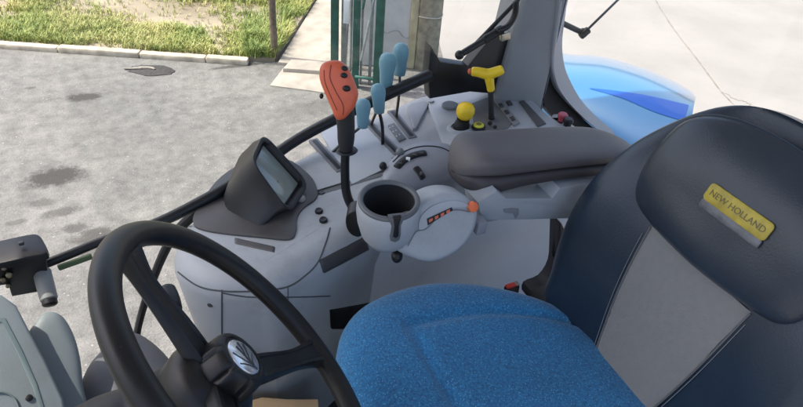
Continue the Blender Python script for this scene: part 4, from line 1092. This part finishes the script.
# lid / top face
b = MB(); b.prism([PZ(x, y, 1.86) for x, y in rbp([(-30, 248), (0, 240), (28, 234), (38, 234), (43, 240), (47, 252), (30, 256), (0, 263), (-30, 268)], 3)], UP, .014, .004); b.build('lid', BLACK, bx)
F0 = PZ(46, 254, 1.845); F1_ = PZ(-20, 268, 1.845)
dd = (F0-F1_).normalized(); nn = V((dd.y, -dd.x, 0)); nn = nn if nn.dot(CAM-F0) > 0 else -nn
def FP(x, y, o=0): return PP(x, y, F0+nn*o, nn)
b = MB(); b.prism([FP(x, y) for x, y in ((-30, 272), (46, 254), (49, 284), (40, 292), (12, 297), (8, 285), (-30, 290))], nn, .012, .003); b.build('side', BLACK, bx)
b = MB(); b.box(FP(22, 245, -.012)+UP*.004, dd, nn, .004, .003, .003, .001); b.build('clip', DKGREY, bx)
b = MB()
for (x, y, r_) in ((4, 268, .0045), (9, 275, .0055), (3, 280, .0045), (8, 286, .004)):
    b.tube([FP(x, y, -.004), FP(x, y, .016)], r_, 7)
b.build('brass_fitting', mat('brass', (.20, .165, .10), .4, metal=.8, var=.3, vscale=90), bx)
b = MB(); b.tube([PZ(42, 272, 1.80), PZ(45, 284, 1.79), PZ(49, 299, 1.775)], [.0145, .0145, .0140], 20); b.build('cylinder', mat('cyl_grey', (.20, .21, .20), .5, var=.1), bx)
b = MB(); b.tube([PZ(49.3, 300, 1.774), PZ(50, 304, 1.77)], [.0125, .0125], 20); b.build('cylinder_end', BLACK, bx)

# cardboard on the floor
c_ = [PZ(x, y, FL+.012) for x, y in ((246, 402), (262, 397), (288, 399), (318, 400), (322, 450), (240, 450))]
c_ = [PZ(x, y, FL+.235) for x, y in ((244, 402), (262, 397), (288, 399), (318, 399), (322, 440), (240, 440))]
b = MB(); b.prism(c_, UP, .233, .002); tag(b.build('cardboard_box', CARD), 'brown cardboard box lying on the cab floor under the wheel', 'cardboard box')

# ================================================================== CAMERA, LIGHT
cd = bpy.data.cameras.new('camera'); co = bpy.data.objects.new('camera', cd); COL.objects.link(co)
cd.sensor_fit = 'HORIZONTAL'; cd.sensor_width = 36; cd.lens = 36*PF/803; cd.clip_start = .02; cd.clip_end = 2000
M = Matrix((CR, CV, -CF)).transposed().to_4x4(); M.translation = CAM; co.matrix_world = M
sc.camera = co
w = bpy.data.worlds.new('World'); sc.world = w; w.use_nodes = True; nt = w.node_tree
sky = nt.nodes.new('ShaderNodeTexSky'); sky.sky_type = 'NISHITA'; sky.sun_disc = False
SE, SA = 60, 150            # sun elevation; azimuth measured from +X towards +Y
sky.sun_elevation = R(SE); sky.sun_rotation = R(90-SA); sky.air_density = .8; sky.dust_density = 4; sky.ozone_density = .4
bg = nt.nodes['Background']; bg.inputs['Strength'].default_value = .15; nt.links.new(sky.outputs[0], bg.inputs['Color'])
sl = bpy.data.lights.new('sun', 'SUN'); sl.energy = 2.2; sl.angle = R(.6); sl.color = (1, .95, .87)
so = bpy.data.objects.new('sun', sl); COL.objects.link(so)
sd = V((math.cos(R(SE))*math.cos(R(SA)), math.cos(R(SE))*math.sin(R(SA)), math.sin(R(SE))))
so.rotation_euler = sd.to_track_quat('Z', 'Y').to_euler()
sc.view_settings.view_transform = 'Standard'; sc.view_settings.look = 'None'; sc.view_settings.gamma = 1; sc.view_settings.exposure = 1.42
sc.view_settings.use_curve_mapping = False
